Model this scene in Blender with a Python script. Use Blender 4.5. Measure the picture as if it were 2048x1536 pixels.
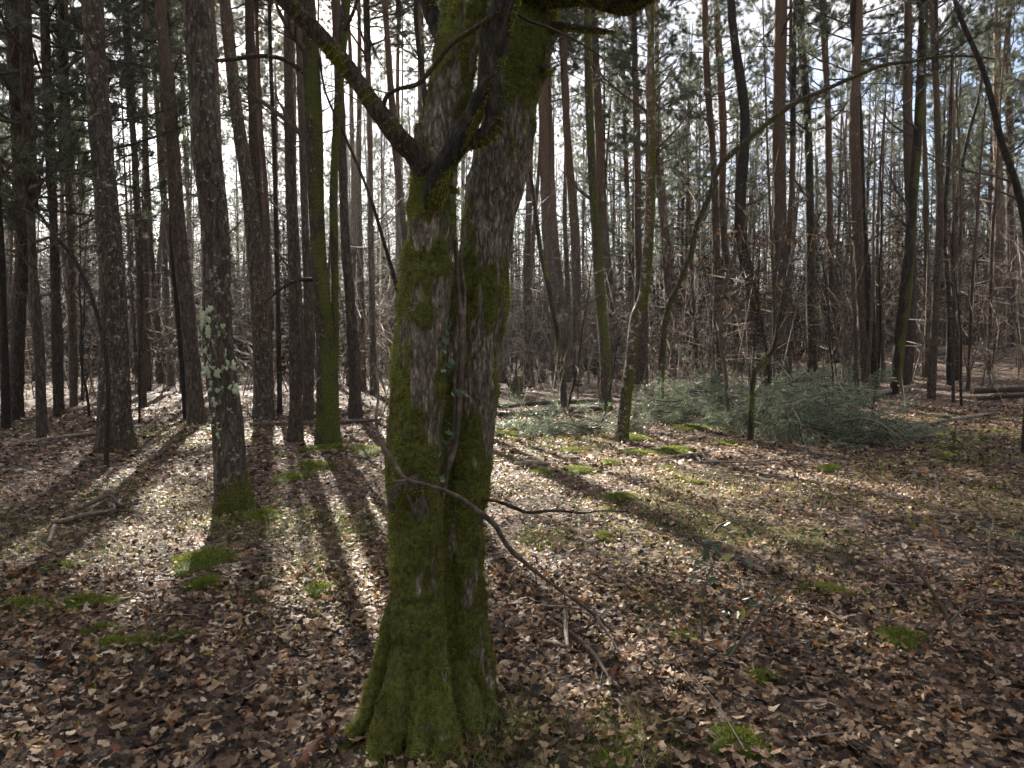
import bpy, math, random
import numpy as np
from mathutils import Vector, Matrix
sc = bpy.context.scene
for o in list(bpy.data.objects): bpy.data.objects.remove(o)
R_ = math.radians
SPLIT = True
# ------------------------------------------------------------------ camera, sky, sun, exposure
F = 1450.0; HZ = 690.0                       # focal length and horizon row of the 2048 x 1536 photograph
CAM = np.array([0.0, 0.0, 1.55]); PITCH = math.atan((768 - HZ) / F)
cam = bpy.data.cameras.new('camera'); cam_o = bpy.data.objects.new('camera', cam)
sc.collection.objects.link(cam_o); sc.camera = cam_o
cam.sensor_width = 36; cam.lens = 36 * F / 2048; cam.clip_end = 2000; cam.clip_start = 0.05
cam_o.location = CAM; cam_o.rotation_euler = (R_(90) - PITCH, 0, 0)
SUN_AZ, SUN_EL = R_(-19.0), R_(31)
sund = np.array([math.sin(SUN_AZ) * math.cos(SUN_EL), math.cos(SUN_AZ) * math.cos(SUN_EL), math.sin(SUN_EL)])
sl = bpy.data.lights.new('sun', 'SUN'); sl.energy = 5.0; sl.angle = R_(0.6); sl.color = (1.0, 0.93, 0.82)
so = bpy.data.objects.new('sun', sl); sc.collection.objects.link(so)
so.rotation_euler = Vector(sund).to_track_quat('Z', 'Y').to_euler(); so.location = (0, 0, 30)
world = bpy.data.worlds.new('World'); sc.world = world; world.use_nodes = True
wn, wl = world.node_tree.nodes, world.node_tree.links
sky = wn.new('ShaderNodeTexSky'); sky.sky_type = 'NISHITA'; sky.sun_disc = False
sky.sun_elevation = SUN_EL; sky.sun_rotation = SUN_AZ; sky.dust_density = 1.0
tc = wn.new('ShaderNodeTexCoord'); mp = wn.new('ShaderNodeMapping'); mp.inputs['Scale'].default_value = (1, 1, 2.4)
nz = wn.new('ShaderNodeTexNoise'); nz.inputs['Scale'].default_value = 2.6; nz.inputs['Detail'].default_value = 7; nz.inputs['Roughness'].default_value = .6
cr = wn.new('ShaderNodeValToRGB'); cr.color_ramp.elements[0].position = .40; cr.color_ramp.elements[1].position = .58
mx = wn.new('ShaderNodeMix'); mx.data_type = 'RGBA'; mx.inputs[7].default_value = (5.7, 5.55, 5.85, 1)   # cloud white beside the sky's blue
wl.new(tc.outputs['Generated'], mp.inputs[0]); wl.new(mp.outputs[0], nz.inputs['Vector']); wl.new(nz.outputs[0], cr.inputs[0])
wl.new(cr.outputs[0], mx.inputs[0]); wl.new(sky.outputs[0], mx.inputs[6]); wl.new(mx.outputs[2], wn['Background'].inputs[0])
wn['Background'].inputs[1].default_value = 0.05
sc.view_settings.view_transform = 'Standard'; sc.view_settings.look = 'None'; sc.view_settings.gamma = 1
sc.view_settings.exposure = 1.98
sc.render.engine = 'CYCLES'; sc.cycles.use_denoising = True; sc.cycles.debug_use_spatial_splits = SPLIT; sc.cycles.max_bounces = 5; sc.cycles.diffuse_bounces = 2
sc.cycles.transmission_bounces = 4; sc.cycles.sample_clamp_indirect = 6; sc.cycles.use_adaptive_sampling = True; sc.cycles.adaptive_threshold = .04; sc.cycles.adaptive_min_samples = 20

sc.cycles.volume_bounces = 0
rng = np.random.default_rng(11); random.seed(11)
U = rng.uniform
# ------------------------------------------------------------------ noise, rays, ground height
LAT = np.random.default_rng(5).random((64, 64, 64)) * 2 - 1
def vnoise(p):
    p = np.asarray(p, float); i = np.floor(p).astype(int); f = p - i; f = f * f * (3 - 2 * f); i &= 63; j = (i + 1) & 63
    x0, y0, z0 = i.T; x1, y1, z1 = j.T; fx, fy, fz = f.T
    a = LAT[x0, y0, z0] * (1 - fx) + LAT[x1, y0, z0] * fx; b = LAT[x0, y1, z0] * (1 - fx) + LAT[x1, y1, z0] * fx
    c = LAT[x0, y0, z1] * (1 - fx) + LAT[x1, y0, z1] * fx; d = LAT[x0, y1, z1] * (1 - fx) + LAT[x1, y1, z1] * fx
    return (a * (1 - fy) + b * fy) * (1 - fz) + (c * (1 - fy) + d * fy) * fz
def fbm(p, o=3):
    p = np.asarray(p, float); s = 0; a = 1; t = 0
    for k in range(o): s = s + a * vnoise(p * 2 ** k + 17.3 * k); t += a; a *= .5
    return s / t
def sst(a, b, x): t = np.clip((x - a) / (b - a), 0, 1); return t * t * (3 - 2 * t)
OAK = np.array([-0.30, 2.95])                # foot of the big double-stemmed oak
def G(x, y):
    x = np.asarray(x, float); y = np.asarray(y, float); z = np.zeros_like(x)
    h = .10 * fbm(np.stack([x * .33, y * .33, z], -1).reshape(-1, 3), 2).reshape(x.shape) + .035 * fbm(np.stack([x * 1.7, y * 1.7, z + 9], -1).reshape(-1, 3), 2).reshape(x.shape)
    h = h + 1.5 * sst(6, 24, x) * sst(14, 36, y) + .10 * np.exp(-((x - OAK[0]) ** 2 + (y - OAK[1]) ** 2) / .45)
    h = h + 7 * sst(85, 190, np.hypot(x, y))
    return h - .22 * sst(-.9, -2.6, x) * sst(3.6, 1.6, y)
_gs = np.arange(-140, 140.05, .2); GT = np.concatenate([G(*np.meshgrid(_gs, r_)) for r_ in np.array_split(_gs, 8)]).tolist()
def g1(x, y):
    u, v = (x + 140) * 5, (y + 140) * 5
    if not (0 <= u < 1399 and 0 <= v < 1399): return float(G(np.array([x]), np.array([y]))[0])
    i, j = int(u), int(v); u -= i; v -= j; a, b = GT[j], GT[j + 1]
    return (a[i] * (1 - u) + a[i + 1] * u) * (1 - v) + (b[i] * (1 - u) + b[i + 1] * u) * v
cp, sp = math.cos(PITCH), math.sin(PITCH)
def ray(px, py):
    a = (px - 1024) / F; b = (768 - py) / F
    return np.array([a, cp + b * sp, -sp + b * cp])
def at(px, py, Y): d = ray(px, py); return CAM + d * (Y / d[1])
def base_at(px, py):
    d = ray(px, py); t = 1.0
    while t < 90:
        p = CAM + d * t
        if p[2] < g1(p[0], p[1]): break
        t *= 1.01
    return np.array([p[0], p[1], g1(p[0], p[1])])
# ------------------------------------------------------------------ mesh helpers
COL = sc.collection
class MB:
    def __init__(s): s.V = []; s.Q = []; s.T = []; s.A = []; s.n = 0
    def add(s, V, Q=None, T=None, a=0.0):
        V = np.asarray(V, float); s.V.append(V)
        if Q is not None and len(Q): s.Q.append(np.asarray(Q) + s.n)
        if T is not None and len(T): s.T.append(np.asarray(T) + s.n)
        s.A.append(np.full(len(V), a) if np.isscalar(a) else np.asarray(a, float)); s.n += len(V)
    def mesh(s, name, off=(0, 0, 0), smooth=True, attr='rnd'):
        V = np.concatenate(s.V) - np.asarray(off); A = np.concatenate(s.A)
        Q = np.concatenate(s.Q) if s.Q else np.zeros((0, 4), int); T = np.concatenate(s.T) if s.T else np.zeros((0, 3), int)
        me = bpy.data.meshes.new(name); me.vertices.add(len(V)); me.vertices.foreach_set('co', V.astype(np.float32).ravel())
        me.loops.add(Q.size + T.size); me.loops.foreach_set('vertex_index', np.concatenate([Q.ravel(), T.ravel()]).astype(np.int32))
        me.polygons.add(len(Q) + len(T))
        st = np.concatenate([np.arange(len(Q)) * 4, Q.size + np.arange(len(T)) * 3]).astype(np.int32); me.polygons.foreach_set('loop_start', st)
        at_ = me.attributes.new(attr, 'FLOAT', 'POINT'); at_.data.foreach_set('value', A.astype(np.float32))
        me.update(calc_edges=True)
        if smooth: me.polygons.foreach_set('use_smooth', np.ones(len(Q) + len(T), bool))
        return me
def link(name, me, mat=None, parent=None, loc=(0, 0, 0)):
    o = bpy.data.objects.new(name, me); COL.objects.link(o); o.location = loc
    if mat and not me.materials: me.materials.append(mat)
    if parent: o.parent = parent
    return o
def empty(name, loc, rz=0):
    o = bpy.data.objects.new(name, None); COL.objects.link(o); o.location = loc; o.rotation_euler[2] = rz; o.empty_display_size = .2; return o
def tag(o, label=None, cat=None, group=None, kind=None):
    for k, v in (('label', label), ('category', cat), ('group', group), ('kind', kind)):
        if v: o[k] = v
    return o
def nrm(v): v = np.asarray(v, float); return v / np.maximum(np.linalg.norm(v, axis=-1, keepdims=True), 1e-9)
def tube(P, Rr, n=6, cap=True):
    P = np.asarray(P, float); m = len(P); T = nrm(np.gradient(P, axis=0))
    ref = np.eye(3)[np.abs(T.mean(0)).argmin()]
    A = nrm(np.cross(T, ref)); B = np.cross(T, A); th = np.arange(n) * 2 * math.pi / n
    Rr = np.asarray(Rr, float); Rr = np.broadcast_to(Rr[:, None] if Rr.ndim == 1 else Rr, (m, n))
    V = (P[:, None] + Rr[..., None] * (np.cos(th)[None, :, None] * A[:, None] + np.sin(th)[None, :, None] * B[:, None])).reshape(-1, 3)
    i = np.arange(m - 1)[:, None] * n; j = np.arange(n)[None]; k = (j + 1) % n
    Q = np.stack([i + j, i + n + j, i + n + k, i + k], -1).reshape(-1, 4); Tr = None
    if cap:
        V = np.vstack([V, P[:1], P[-1:]]); c = m * n; j = np.arange(n); k = (j + 1) % n
        Tr = np.vstack([np.stack([np.full(n, c), j, k], -1), np.stack([np.full(n, c + 1), (m - 1) * n + k, (m - 1) * n + j], -1)])
    return V, Q, Tr
def spline(P, n):
    P = np.asarray(P, float)
    if len(P) == 2: return P[0] + (P[1] - P[0]) * np.linspace(0, 1, n)[:, None]
    d = np.r_[0, np.cumsum(np.linalg.norm(np.diff(P[:, :3], axis=0), axis=1))]; t = np.linspace(0, d[-1], n)
    M = np.gradient(P, d, axis=0); k = np.clip(np.searchsorted(d, t, 'right') - 1, 0, len(P) - 2)
    h = (d[k + 1] - d[k])[:, None]; s = ((t - d[k])[:, None]) / h
    return (2 * s**3 - 3 * s**2 + 1) * P[k] + (s**3 - 2 * s**2 + s) * h * M[k] + (-2 * s**3 + 3 * s**2) * P[k + 1] + (s**3 - s**2) * h * M[k + 1]
def wander(r, P0, d, L, n, jit=.15, grav=0.0):
    d = nrm(d); P = [np.asarray(P0, float)]
    for k in range(n):
        d = nrm(d + r.normal(0, jit, 3) + np.array([0, 0, grav])); P.append(P[-1] + d * L / n)
    return np.array(P)
def perp(r, d):
    v = nrm(r.normal(0, 1, 3)); return nrm(v - d * np.dot(v, d))
def twigs(mb, r, P0, d, L, rad, lev, nch=5, spread=.9, jit=.16, grav=.02, sides=4, ends=None, seg=6, droop=None):
    P = wander(r, P0, d, L, seg, jit, grav); mb.add(*tube(P, np.linspace(rad, max(rad * .3, .0012), seg + 1), sides if rad > .006 else 3, False))
    if ends is not None: ends.append((P[-1], nrm(P[-1] - P[-2])))
    if lev > 0:
        for k in range(nch):
            t = r.uniform(.22, 1) * seg; i = min(int(t), seg - 1); q = P[i] + (P[i + 1] - P[i]) * (t - i); dd = nrm(P[i + 1] - P[i])
            twigs(mb, r, q, dd + perp(r, dd) * spread * r.uniform(.6, 1.3), L * r.uniform(.3, .55) * (1 - .4 * t / seg), max(rad * .5 * (1 - .4 * t / seg), .0013), lev - 1, max(2, int(nch * .7)), spread, jit * 1.15, grav, sides, ends, max(3, seg - 2))
def strands(mb, r, V, N, w, count, L, wid=.003, spread=.7, droop=.15, lift=.0, tone=None):
    p = np.clip(w, 0, None); p = p / p.sum(); i = r.choice(len(V), count, p=p)
    P = V[i] + r.normal(0, .0025, (count, 3)); d = nrm(N[i] + r.normal(0, spread, (count, 3)) * .6 + np.array([0, 0, lift - droop]))
    s = nrm(np.cross(d, r.normal(0, 1, (count, 3)))); ll = L * r.uniform(.45, 1.25, (count, 1))
    V3 = np.stack([P - N[i] * .003 - s * wid, P - N[i] * .003 + s * wid, P + d * ll], 1).reshape(-1, 3)
    mb.add(V3, None, np.arange(count * 3).reshape(-1, 3), np.repeat(r.random(count) if tone is None else np.clip(tone[i] + r.normal(0, .15, count), 0, 1), 3))
# ------------------------------------------------------------------ materials
def lin(h):
    c = [int(h[i:i + 2], 16) / 255 for i in (0, 2, 4)]; return tuple(x / 12.92 if x < .04045 else ((x + .055) / 1.055) ** 2.4 for x in c) + (1,)
class NT:
    def __init__(s, name):
        s.m = bpy.data.materials.new(name); s.m.use_nodes = True; s.t = s.m.node_tree; s.p = s.t.nodes['Principled BSDF']; s.out = s.t.nodes['Material Output']
    def n(s, t, **kw):
        x = s.t.nodes.new('ShaderNode' + t)
        for k, v in kw.items(): setattr(x, k, v)
        return x
    def l(s, a, b): s.t.links.new(a, b)
    def noise(s, vec, scale, det=4, rough=.6):
        x = s.n('TexNoise'); x.inputs['Scale'].default_value = scale; x.inputs['Detail'].default_value = det; x.inputs['Roughness'].default_value = rough
        if vec is not None: s.l(vec, x.inputs['Vector'])
        return x.outputs[0]
    def ramp(s, fac, stops, interp='LINEAR'):
        x = s.n('ValToRGB'); e = x.color_ramp.elements; x.color_ramp.interpolation = interp
        while len(e) > 1: e.remove(e[-1])
        e[0].position, e[0].color = stops[0]
        for p, c in stops[1:]: q = e.new(p); q.color = c
        s.l(fac, x.inputs[0]); return x.outputs[0]
    def mix(s, f, a, b):
        x = s.n('Mix', data_type='RGBA')
        for v, i in ((f, 0), (a, 6), (b, 7)):
            if hasattr(v, 'default_value') or hasattr(v, 'is_linked'): s.l(v, x.inputs[i])
            else: x.inputs[i].default_value = v
        return x.outputs[2]
    def math(s, op, a, b=0.0, c=None):
        x = s.n('Math', operation=op)
        for v, i in ((a, 0), (b, 1), (c, 2)):
            if v is None: continue
            if hasattr(v, 'is_linked'): s.l(v, x.inputs[i])
            else: x.inputs[i].default_value = v
        return x.outputs[0]
    def bump(s, h, st=.6, dist=.02):
        x = s.n('Bump'); x.inputs['Strength'].default_value = st; x.inputs['Distance'].default_value = dist; s.l(h, x.inputs['Height']); s.l(x.outputs[0], s.p.inputs['Normal'])
    def translucent(s, col, f=.3):
        t = s.n('BsdfTranslucent'); s.l(col, t.inputs[0]); m = s.n('MixShader'); m.inputs[0].default_value = f
        s.l(s.p.outputs[0], m.inputs[1]); s.l(t.outputs[0], m.inputs[2]); s.l(m.outputs[0], s.out.inputs[0])
BW = ((0, 0, 0, 1), (1, 1, 1, 1))
def bark(name, dark, mid, light, upper=None, plate=16, zs=.28, up0=3.5, up1=9, lichen=.0, moss0=0.0, bumpd=.02):
    t = NT(name); tcn = t.n('TexCoord'); oi = t.n('ObjectInfo'); mpn = t.n('Mapping'); mpn.inputs['Scale'].default_value = (1, 1, zs)
    t.l(tcn.outputs['Object'], mpn.inputs[0]); v = mpn.outputs[0]
    def fiss(sc_): return t.math('SUBTRACT', 1.0, t.math('MULTIPLY', t.math('ABSOLUTE', t.math('SUBTRACT', t.noise(v, sc_, 4, .6), .5)), 7.0))
    vo = t.math('SUBTRACT', 1.0, t.math('MAXIMUM', t.math('MAXIMUM', fiss(plate), t.math('MULTIPLY', fiss(plate * 2.3), .7)), 0.0))
    nf = t.noise(v, plate * 3.2, 5, .65); nl = t.noise(tcn.outputs['Object'], 1.7, 3)
    hgt = t.math('ADD', t.math('MULTIPLY', vo, .6), t.math('MULTIPLY', nf, .7))
    col = t.ramp(hgt, [(.25, dark), (.62, mid), (1.0, light)])
    col = t.mix(t.math('MULTIPLY', nl, .45), col, t.mix(.5, col, dark))
    sx = t.n('SeparateXYZ'); t.l(tcn.outputs['Object'], sx.inputs[0])
    if upper:
        mr = t.n('MapRange'); t.l(sx.outputs[2], mr.inputs[0]); mr.inputs[1].default_value = up0; mr.inputs[2].default_value = up1
        uc = t.ramp(nf, [(.3, tuple(c * .55 for c in upper[:3]) + (1,)), (.7, upper)])
        col = t.mix(mr.outputs[0], col, uc)
    hs = t.n('HueSaturation'); t.l(col, hs.inputs['Color']); t.l(t.math('MULTIPLY_ADD', oi.outputs['Random'], .5, .75), hs.inputs['Value']); col = hs.outputs[0]
    if lichen:
        ln = t.noise(tcn.outputs['Object'], 13, 4, .7); lf = t.ramp(ln, [(.64 - lichen, BW[0]), (.68 - lichen, BW[1])])
        col = t.mix(t.math('MULTIPLY', lf, .8), col, lin('a9ab98'))
    at_ = t.n('Attribute', attribute_name='moss'); mn = t.noise(tcn.outputs['Object'], 30, 4, .7)
    mf = t.ramp(t.math('ADD', at_.outputs['Fac'], t.math('MULTIPLY_ADD', mn, .7, -.35 + moss0)), [(.42, BW[0]), (.58, BW[1])])
    mc = t.ramp(t.noise(tcn.outputs['Object'], 60, 3), [(.3, lin('363419')), (.7, lin('6c702f'))])
    col = t.mix(mf, col, mc); t.l(col, t.p.inputs['Base Color']); t.p.inputs['Roughness'].default_value = .85; t.p.inputs['Specular IOR Level'].default_value = .25
    t.bump(t.math('ADD', hgt, t.math('MULTIPLY', mf, t.math('MULTIPLY', mn, 1.0))), .9, bumpd)
    return t.m
M = {}
M['pine'] = bark('pine_bark', lin('25201b'), lin('5a4f45'), lin('877a6d'), lin('7f6651'), 15, .30, 4, 12, .0)
M['pine_old'] = bark('old_pine_bark', lin('25201b'), lin('5f5449'), lin('8e8172'), lin('7f6753'), 13, .30, 5, 13, .045)
M['oak_mid'] = bark('mossy_oak_bark', lin('211d17'), lin('51483a'), lin('7d7261'), None, 26, .3, lichen=.03, moss0=.0)
M['birch'] = bark('pale_spotted_bark', lin('2b241e'), lin('5e5145'), lin('8d8071'), lin('957a5c'), 18, .6, 1, 6, .10, moss0=.0)
M['dark'] = bark('dark_and_shaded_bark', lin('1b1713'), lin('403830'), lin('5e5449'), None, 22, .3)  # dark trunks' own bark; on the big oak's limbs it paints in shade
M['oak'] = bark('old_oak_bark', lin('2b2620'), lin('857a68'), lin('dccdb6'), None, 34, .24, bumpd=.006)
M['limb'] = bark('dark_oak_limb_bark', lin('241e19'), lin('5c5043'), lin('8a7b69'), None, 40, .35, moss0=.0, bumpd=.006)
def simple(name, stops, rough=.7, trans=0, spec=.3, attr='rnd', nscale=0):
    t = NT(name); a = t.n('Attribute', attribute_name=attr); f = a.outputs['Fac']
    if nscale: f = t.math('MULTIPLY_ADD', t.noise(t.n('TexCoord').outputs['Object'], nscale, 4), .8, t.math('MULTIPLY_ADD', f, .5, -.15))
    c = t.ramp(f, stops); t.l(c, t.p.inputs['Base Color']); t.p.inputs['Roughness'].default_value = rough; t.p.inputs['Specular IOR Level'].default_value = spec
    if trans: t.translucent(c, trans)
    return t.m
M['twig'] = simple('bare_twig', [(0, lin('332a24')), (.6, lin('6a5b4d')), (1, lin('94836f'))], .7, nscale=8)
M['stick'] = simple('dead_stick', [(.15, lin('2c241f')), (.45, lin('65574b')), (.8, lin('b5a594'))], .75, nscale=22)
M['needle'] = simple('pine_needles', [(0, lin('3e4436')), (.6, lin('666d56')), (1, lin('8c9178'))], .45, .4)
M['brash'] = simple('cut_pine_needles', [(0, lin('2f3b2a')), (.5, lin('708063')), (1, lin('bcc2a6'))], .4, .3)
t = NT('dry_oak_leaf'); a = t.n('Attribute', attribute_name='rnd'); co = t.n('TexCoord').outputs['Object']
c = t.ramp(a.outputs['Fac'], [(0, lin('261b12')), (.28, lin('4c3826')), (.58, lin('84674c')), (.85, lin('bb9b79')), (.95, lin('e0c8a8')), (.962, lin('8a5230')), (.988, lin('a06c38')), (1, lin('9a8638'))])
hs = t.n('HueSaturation'); t.l(c, hs.inputs['Color']); t.l(t.math('MULTIPLY_ADD', t.noise(co, 55, 3, .7), 1.5, .25), hs.inputs['Value']); c = hs.outputs[0]
t.l(c, t.p.inputs['Base Color']); t.p.inputs['Roughness'].default_value = .55; t.p.inputs['Specular IOR Level'].default_value = .4; t.bump(t.noise(co, 130, 3, .6), .5, .004); t.translucent(c, .28); M['litter'] = t.m
M['moss'] = simple('tree_moss', [(0, lin('55472a')), (.25, lin('7f7634')), (.6, lin('a3a347')), (1, lin('cfd074'))], .7, .45, .15)
M['cushion'] = simple('cushion_moss', [(0, lin('3a441a')), (.5, lin('76802f')), (1, lin('b4b95c'))], .6, .4, .2)
M['grass'] = simple('wood_grass', [(0, lin('4e6020')), (.45, lin('7d8a3a')), (.7, lin('a09358')), (1, lin('b7a57c'))], .5, .4)
M['greenleaf'] = simple('bramble_leaf', [(0, lin('2b3d26')), (.5, lin('4c5d3a')), (.75, lin('8d8d33')), (1, lin('a06a35'))], .32, .3, .5)
M['ivyleaf'] = simple('ivy_leaf', [(0, lin('3a5236')), (1, lin('7f9a78'))], .35, .2, .5)
M['browleaf'] = simple('withered_leaf', [(0, lin('8a5a33')), (1, lin('c08a55'))], .6, .45)
M['lichen'] = simple('leafy_lichen', [(0, lin('93a07c')), (1, lin('c3cdab'))], .9, nscale=40)
M['root'] = simple('torn_root', [(.1, lin('2e1c15')), (.5, lin('6b4331')), (.9, lin('96684c'))], .8, nscale=30)
M['wood'] = simple('cut_wood', [(0, lin('8d7454')), (1, lin('b99b74'))], .8, nscale=10)
t = NT('forest_floor'); co = t.n('TexCoord').outputs['Object']; wv = t.n('VectorMath', operation='MULTIPLY_ADD'); nz_ = t.n('TexNoise'); nz_.inputs['Scale'].default_value = 11; t.l(co, nz_.inputs['Vector']); t.l(nz_.outputs['Color'], wv.inputs[0]); wv.inputs[1].default_value = (.12, .12, .12); t.l(co, wv.inputs[2])
vc = t.n('TexVoronoi'); vc.inputs['Scale'].default_value = 19; t.l(wv.outputs[0], vc.inputs['Vector']); sx = t.n('SeparateColor'); t.l(vc.outputs['Color'], sx.inputs[0])
c = t.ramp(t.math('MULTIPLY_ADD', t.noise(co, 60, 4, .7), .6, t.math('MULTIPLY_ADD', sx.outputs[0], .8, -.25)), [(.08, lin('1c150f')), (.35, lin('46362a')), (.65, lin('775f4c')), (.95, lin('a88e76'))])
c = t.mix(t.ramp(t.noise(co, .8, 4), [(.55, BW[0]), (.72, (.4, .4, .4, 1))]), c, lin('4e5030')); t.l(c, t.p.inputs['Base Color']); t.p.inputs['Roughness'].default_value = .85
t.bump(t.math('ADD', t.math('MULTIPLY', vc.outputs['Distance'], -.8), t.math('ADD', t.math('MULTIPLY', sx.outputs[1], .5), t.math('MULTIPLY', t.noise(co, 70, 5, .7), .6))), 1, .035); M['floor'] = t.m
# ------------------------------------------------------------------ ground
def axis(n, a, ext): u = np.linspace(-1, 1, n); b = math.asinh(ext / a); return a * np.sinh(b * u)
gx = axis(210, 5, 500); gy = axis(210, 5, 500) + 6
X, Y = np.meshgrid(gx, gy); Z = G(X, Y); n = 210; i = (np.arange(n - 1)[:, None] * n + np.arange(n - 1)[None]).ravel()
mb = MB(); mb.add(np.stack([X, Y, Z], -1).reshape(-1, 3), np.stack([i, i + 1, i + n + 1, i + n], -1))
tag(link('ground', mb.mesh('ground'), M['floor']), 'leaf-strewn forest floor', None, kind='structure')
# ------------------------------------------------------------------ the big double-stemmed oak
def pts(L, Y0, Y1=None, ease=None):
    n = len(L); Y1 = Y0 if Y1 is None else Y1; out = []
    for k, (x, y, w) in enumerate(L):
        Yk = Y0 + (Y1 - Y0) * k / (n - 1) if ease is None else ease[k]
        p = at(x, y, Yk); out.append([*p, w / 2 / F * Yk / ray(x, y)[1]])
    return np.array(out)
def limb(L, Y0, Y1=None, n=40, sides=16, ease=None):
    S = spline(pts(L, Y0, Y1, ease), n); return tube(S[:, :3], np.maximum(S[:, 3], .001), sides, True)
oak_loc = np.array([OAK[0], OAK[1], g1(*OAK)])
oak = tag(empty('oak_tree', oak_loc), 'large old oak with two moss-covered stems in the foreground', 'tree')
solid = MB()
solid.add(*limb([(850, 1640, 170), (848, 1560, 150), (844, 1480, 130), (840, 1400, 112), (838, 1300, 103), (836, 1200, 96), (832, 1100, 95), (827, 1000, 98), (827, 900, 102), (835, 800, 99), (840, 700, 98), (849, 600, 94), (861, 500, 90), (866, 400, 84), (874, 300, 76), (897, 200, 80), (912, 100, 80), (928, 0, 84), (960, -150, 84), (1005, -350, 80), (1045, -600, 74)], 2.85, n=120, sides=40))
solid.add(*limb([(948, 1560, 126), (944, 1450, 108), (941, 1380, 94), (938, 1300, 82), (931, 1200, 72), (928, 1100, 72), (931, 1000, 78), (939, 900, 86), (940, 800, 102), (948, 700, 106), (958, 600, 106), (971, 500, 102), (984, 400, 106), (1005, 300, 108), (1030, 200, 92), (1048, 100, 95), (1066, 0, 94), (1085, -120, 92), (1120, -350, 84), (1150, -600, 76)], 3.12, n=120, sides=40))
for L, ys in (([(808, 1150, 24), (793, 1220, 30), (774, 1290, 32), (757, 1350, 34), (742, 1400, 36), (714, 1460, 32), (670, 1520, 24)], (2.88, 2.87, 2.86, 2.84, 2.80, 2.74, 2.66)),
              ([(815, 1290, 40), (800, 1360, 56), (782, 1440, 66), (758, 1530, 62), (735, 1650, 46)], (2.80, 2.77, 2.71, 2.62, 2.5)),
              ([(862, 1290, 36), (872, 1370, 50), (884, 1450, 60), (893, 1540, 64), (910, 1680, 50)], (2.81, 2.78, 2.73, 2.64, 2.46)),
              ([(957, 1240, 26), (964, 1310, 34), (968, 1370, 34), (976, 1420, 28), (992, 1470, 18)], (3.10, 3.08, 3.05, 3.02, 2.98)),
              ([(915, 1330, 30), (928, 1390, 54), (940, 1450, 64), (955, 1540, 50)], (3.02, 2.96, 2.88, 2.74)),
              ([(893, 560, 22), (897, 700, 26), (893, 850, 26), (890, 1000, 26), (892, 1150, 30), (902, 1320, 40)], (3.07,) * 6),
              ([(835, 1330, 26), (838, 1420, 40), (836, 1520, 52), (842, 1640, 44)], (2.77, 2.73, 2.64, 2.5)),
              ([(826, 560, 40), (815, 610, 44), (806, 650, 30)], (2.85, 2.84, 2.86)),
              ([(850, 250, 40), (855, 330, 62), (848, 400, 46)], (2.85,) * 3)):
    solid.add(*limb(L, 0, n=24, sides=20, ease=ys))
tmp = link('tmp', solid.mesh('tmp'))
m1 = tmp.modifiers.new('r', 'REMESH'); m1.mode = 'VOXEL'; m1.voxel_size = .0072
m2 = tmp.modifiers.new('s', 'SMOOTH'); m2.iterations = 5; m2.factor = .5
me = bpy.data.meshes.new_from_object(tmp.evaluated_get(bpy.context.evaluated_depsgraph_get())); bpy.data.objects.remove(tmp)
nv = len(me.vertices); V = np.empty(nv * 3, np.float32); me.vertices.foreach_get('co', V); V = V.reshape(-1, 3).astype(float)
N = np.empty(nv * 3, np.float32); me.vertex_normals.foreach_get('vector', N); N = N.reshape(-1, 3).astype(float)
q = V * np.array([1, 1, .22])
ridge = 1 - np.abs(fbm(q * 34, 2)) * 2.4; fine = fbm(V * np.array([90, 90, 40]), 2); lump = fbm(V * 9, 3)
px = 1024 + F * (V[:, 0]) / V[:, 1]; zc = V[:, 2] - CAM[2]; py = HZ - F * zc / V[:, 1]
right = sst(-.02, .05, V[:, 0] - np.interp(V[:, 2], [0, .6, 1.4, 2.2, 3], [-.26, -.27, -.23, -.13, -.02]))
moss = .64 + .62 * fbm(V * np.array([7, 7, 4.5]) + 3, 3) + .60 * fbm(V * np.array([38, 38, 8]) + 8, 2) + .12 * ridge + .10 * sst(1.0, .3, V[:, 2]) + .22 * np.clip(-N[:, 0], 0, 1) * (1 - right) + .25 * np.clip(N[:, 2], 0, 1) - .06 * right * np.clip(1 - N[:, 0] * 1.5, 0, 1) - .14 * right * sst(1.5, 2.1, V[:, 2]) * sst(2.75, 2.4, V[:, 2]) + .2 * sst(2.5, 2.9, V[:, 2])
for (bx, by, w, h, s) in ((884, 605, 20, 60, 1), (850, 690, 28, 45, 1.1), (905, 690, 18, 40, .8), (838, 760, 14, 40, .7), (905, 520, 14, 40, .6), (965, 690, 26, 60, .9), (955, 760, 14, 60, .8), (975, 800, 14, 60, .6), (985, 420, 46, 90, .8), (885, 280, 22, 110, .8), (905, 190, 16, 40, .7), (965, 340, 40, 60, .7), (850, 470, 20, 30, .5), (985, 880, 14, 40, .6), (862, 880, 12, 40, .5), (1010, 260, 40, 60, .5), (835, 1010, 16, 40, .5)):
    moss -= s * np.exp(-((px - bx) / w) ** 2 - ((py - by) / h) ** 2) * (N[:, 1] < .3)
moss = np.clip(moss, 0, 1); mk = sst(.35, .6, moss)
V2 = V + N * ((ridge * .0065 + fine * .0022) * (1 - .75 * mk) + lump * .016 + mk * (.006 + .009 * np.maximum(0, fbm(V * 22, 2))))[:, None]
me.vertices.foreach_set('co', (V2 - oak_loc).astype(np.float32).ravel())
a_ = me.attributes.new('moss', 'FLOAT', 'POINT'); a_.data.foreach_set('value', moss.astype(np.float32)); me.update()
me.polygons.foreach_set('use_smooth', np.ones(len(me.polygons), bool)); me.materials.clear(); me.name = 'trunk'
trunk = link('trunk', me, M['oak'], oak)
vis = (N[:, 1] < .55) & (V[:, 2] < 3.6)
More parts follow.
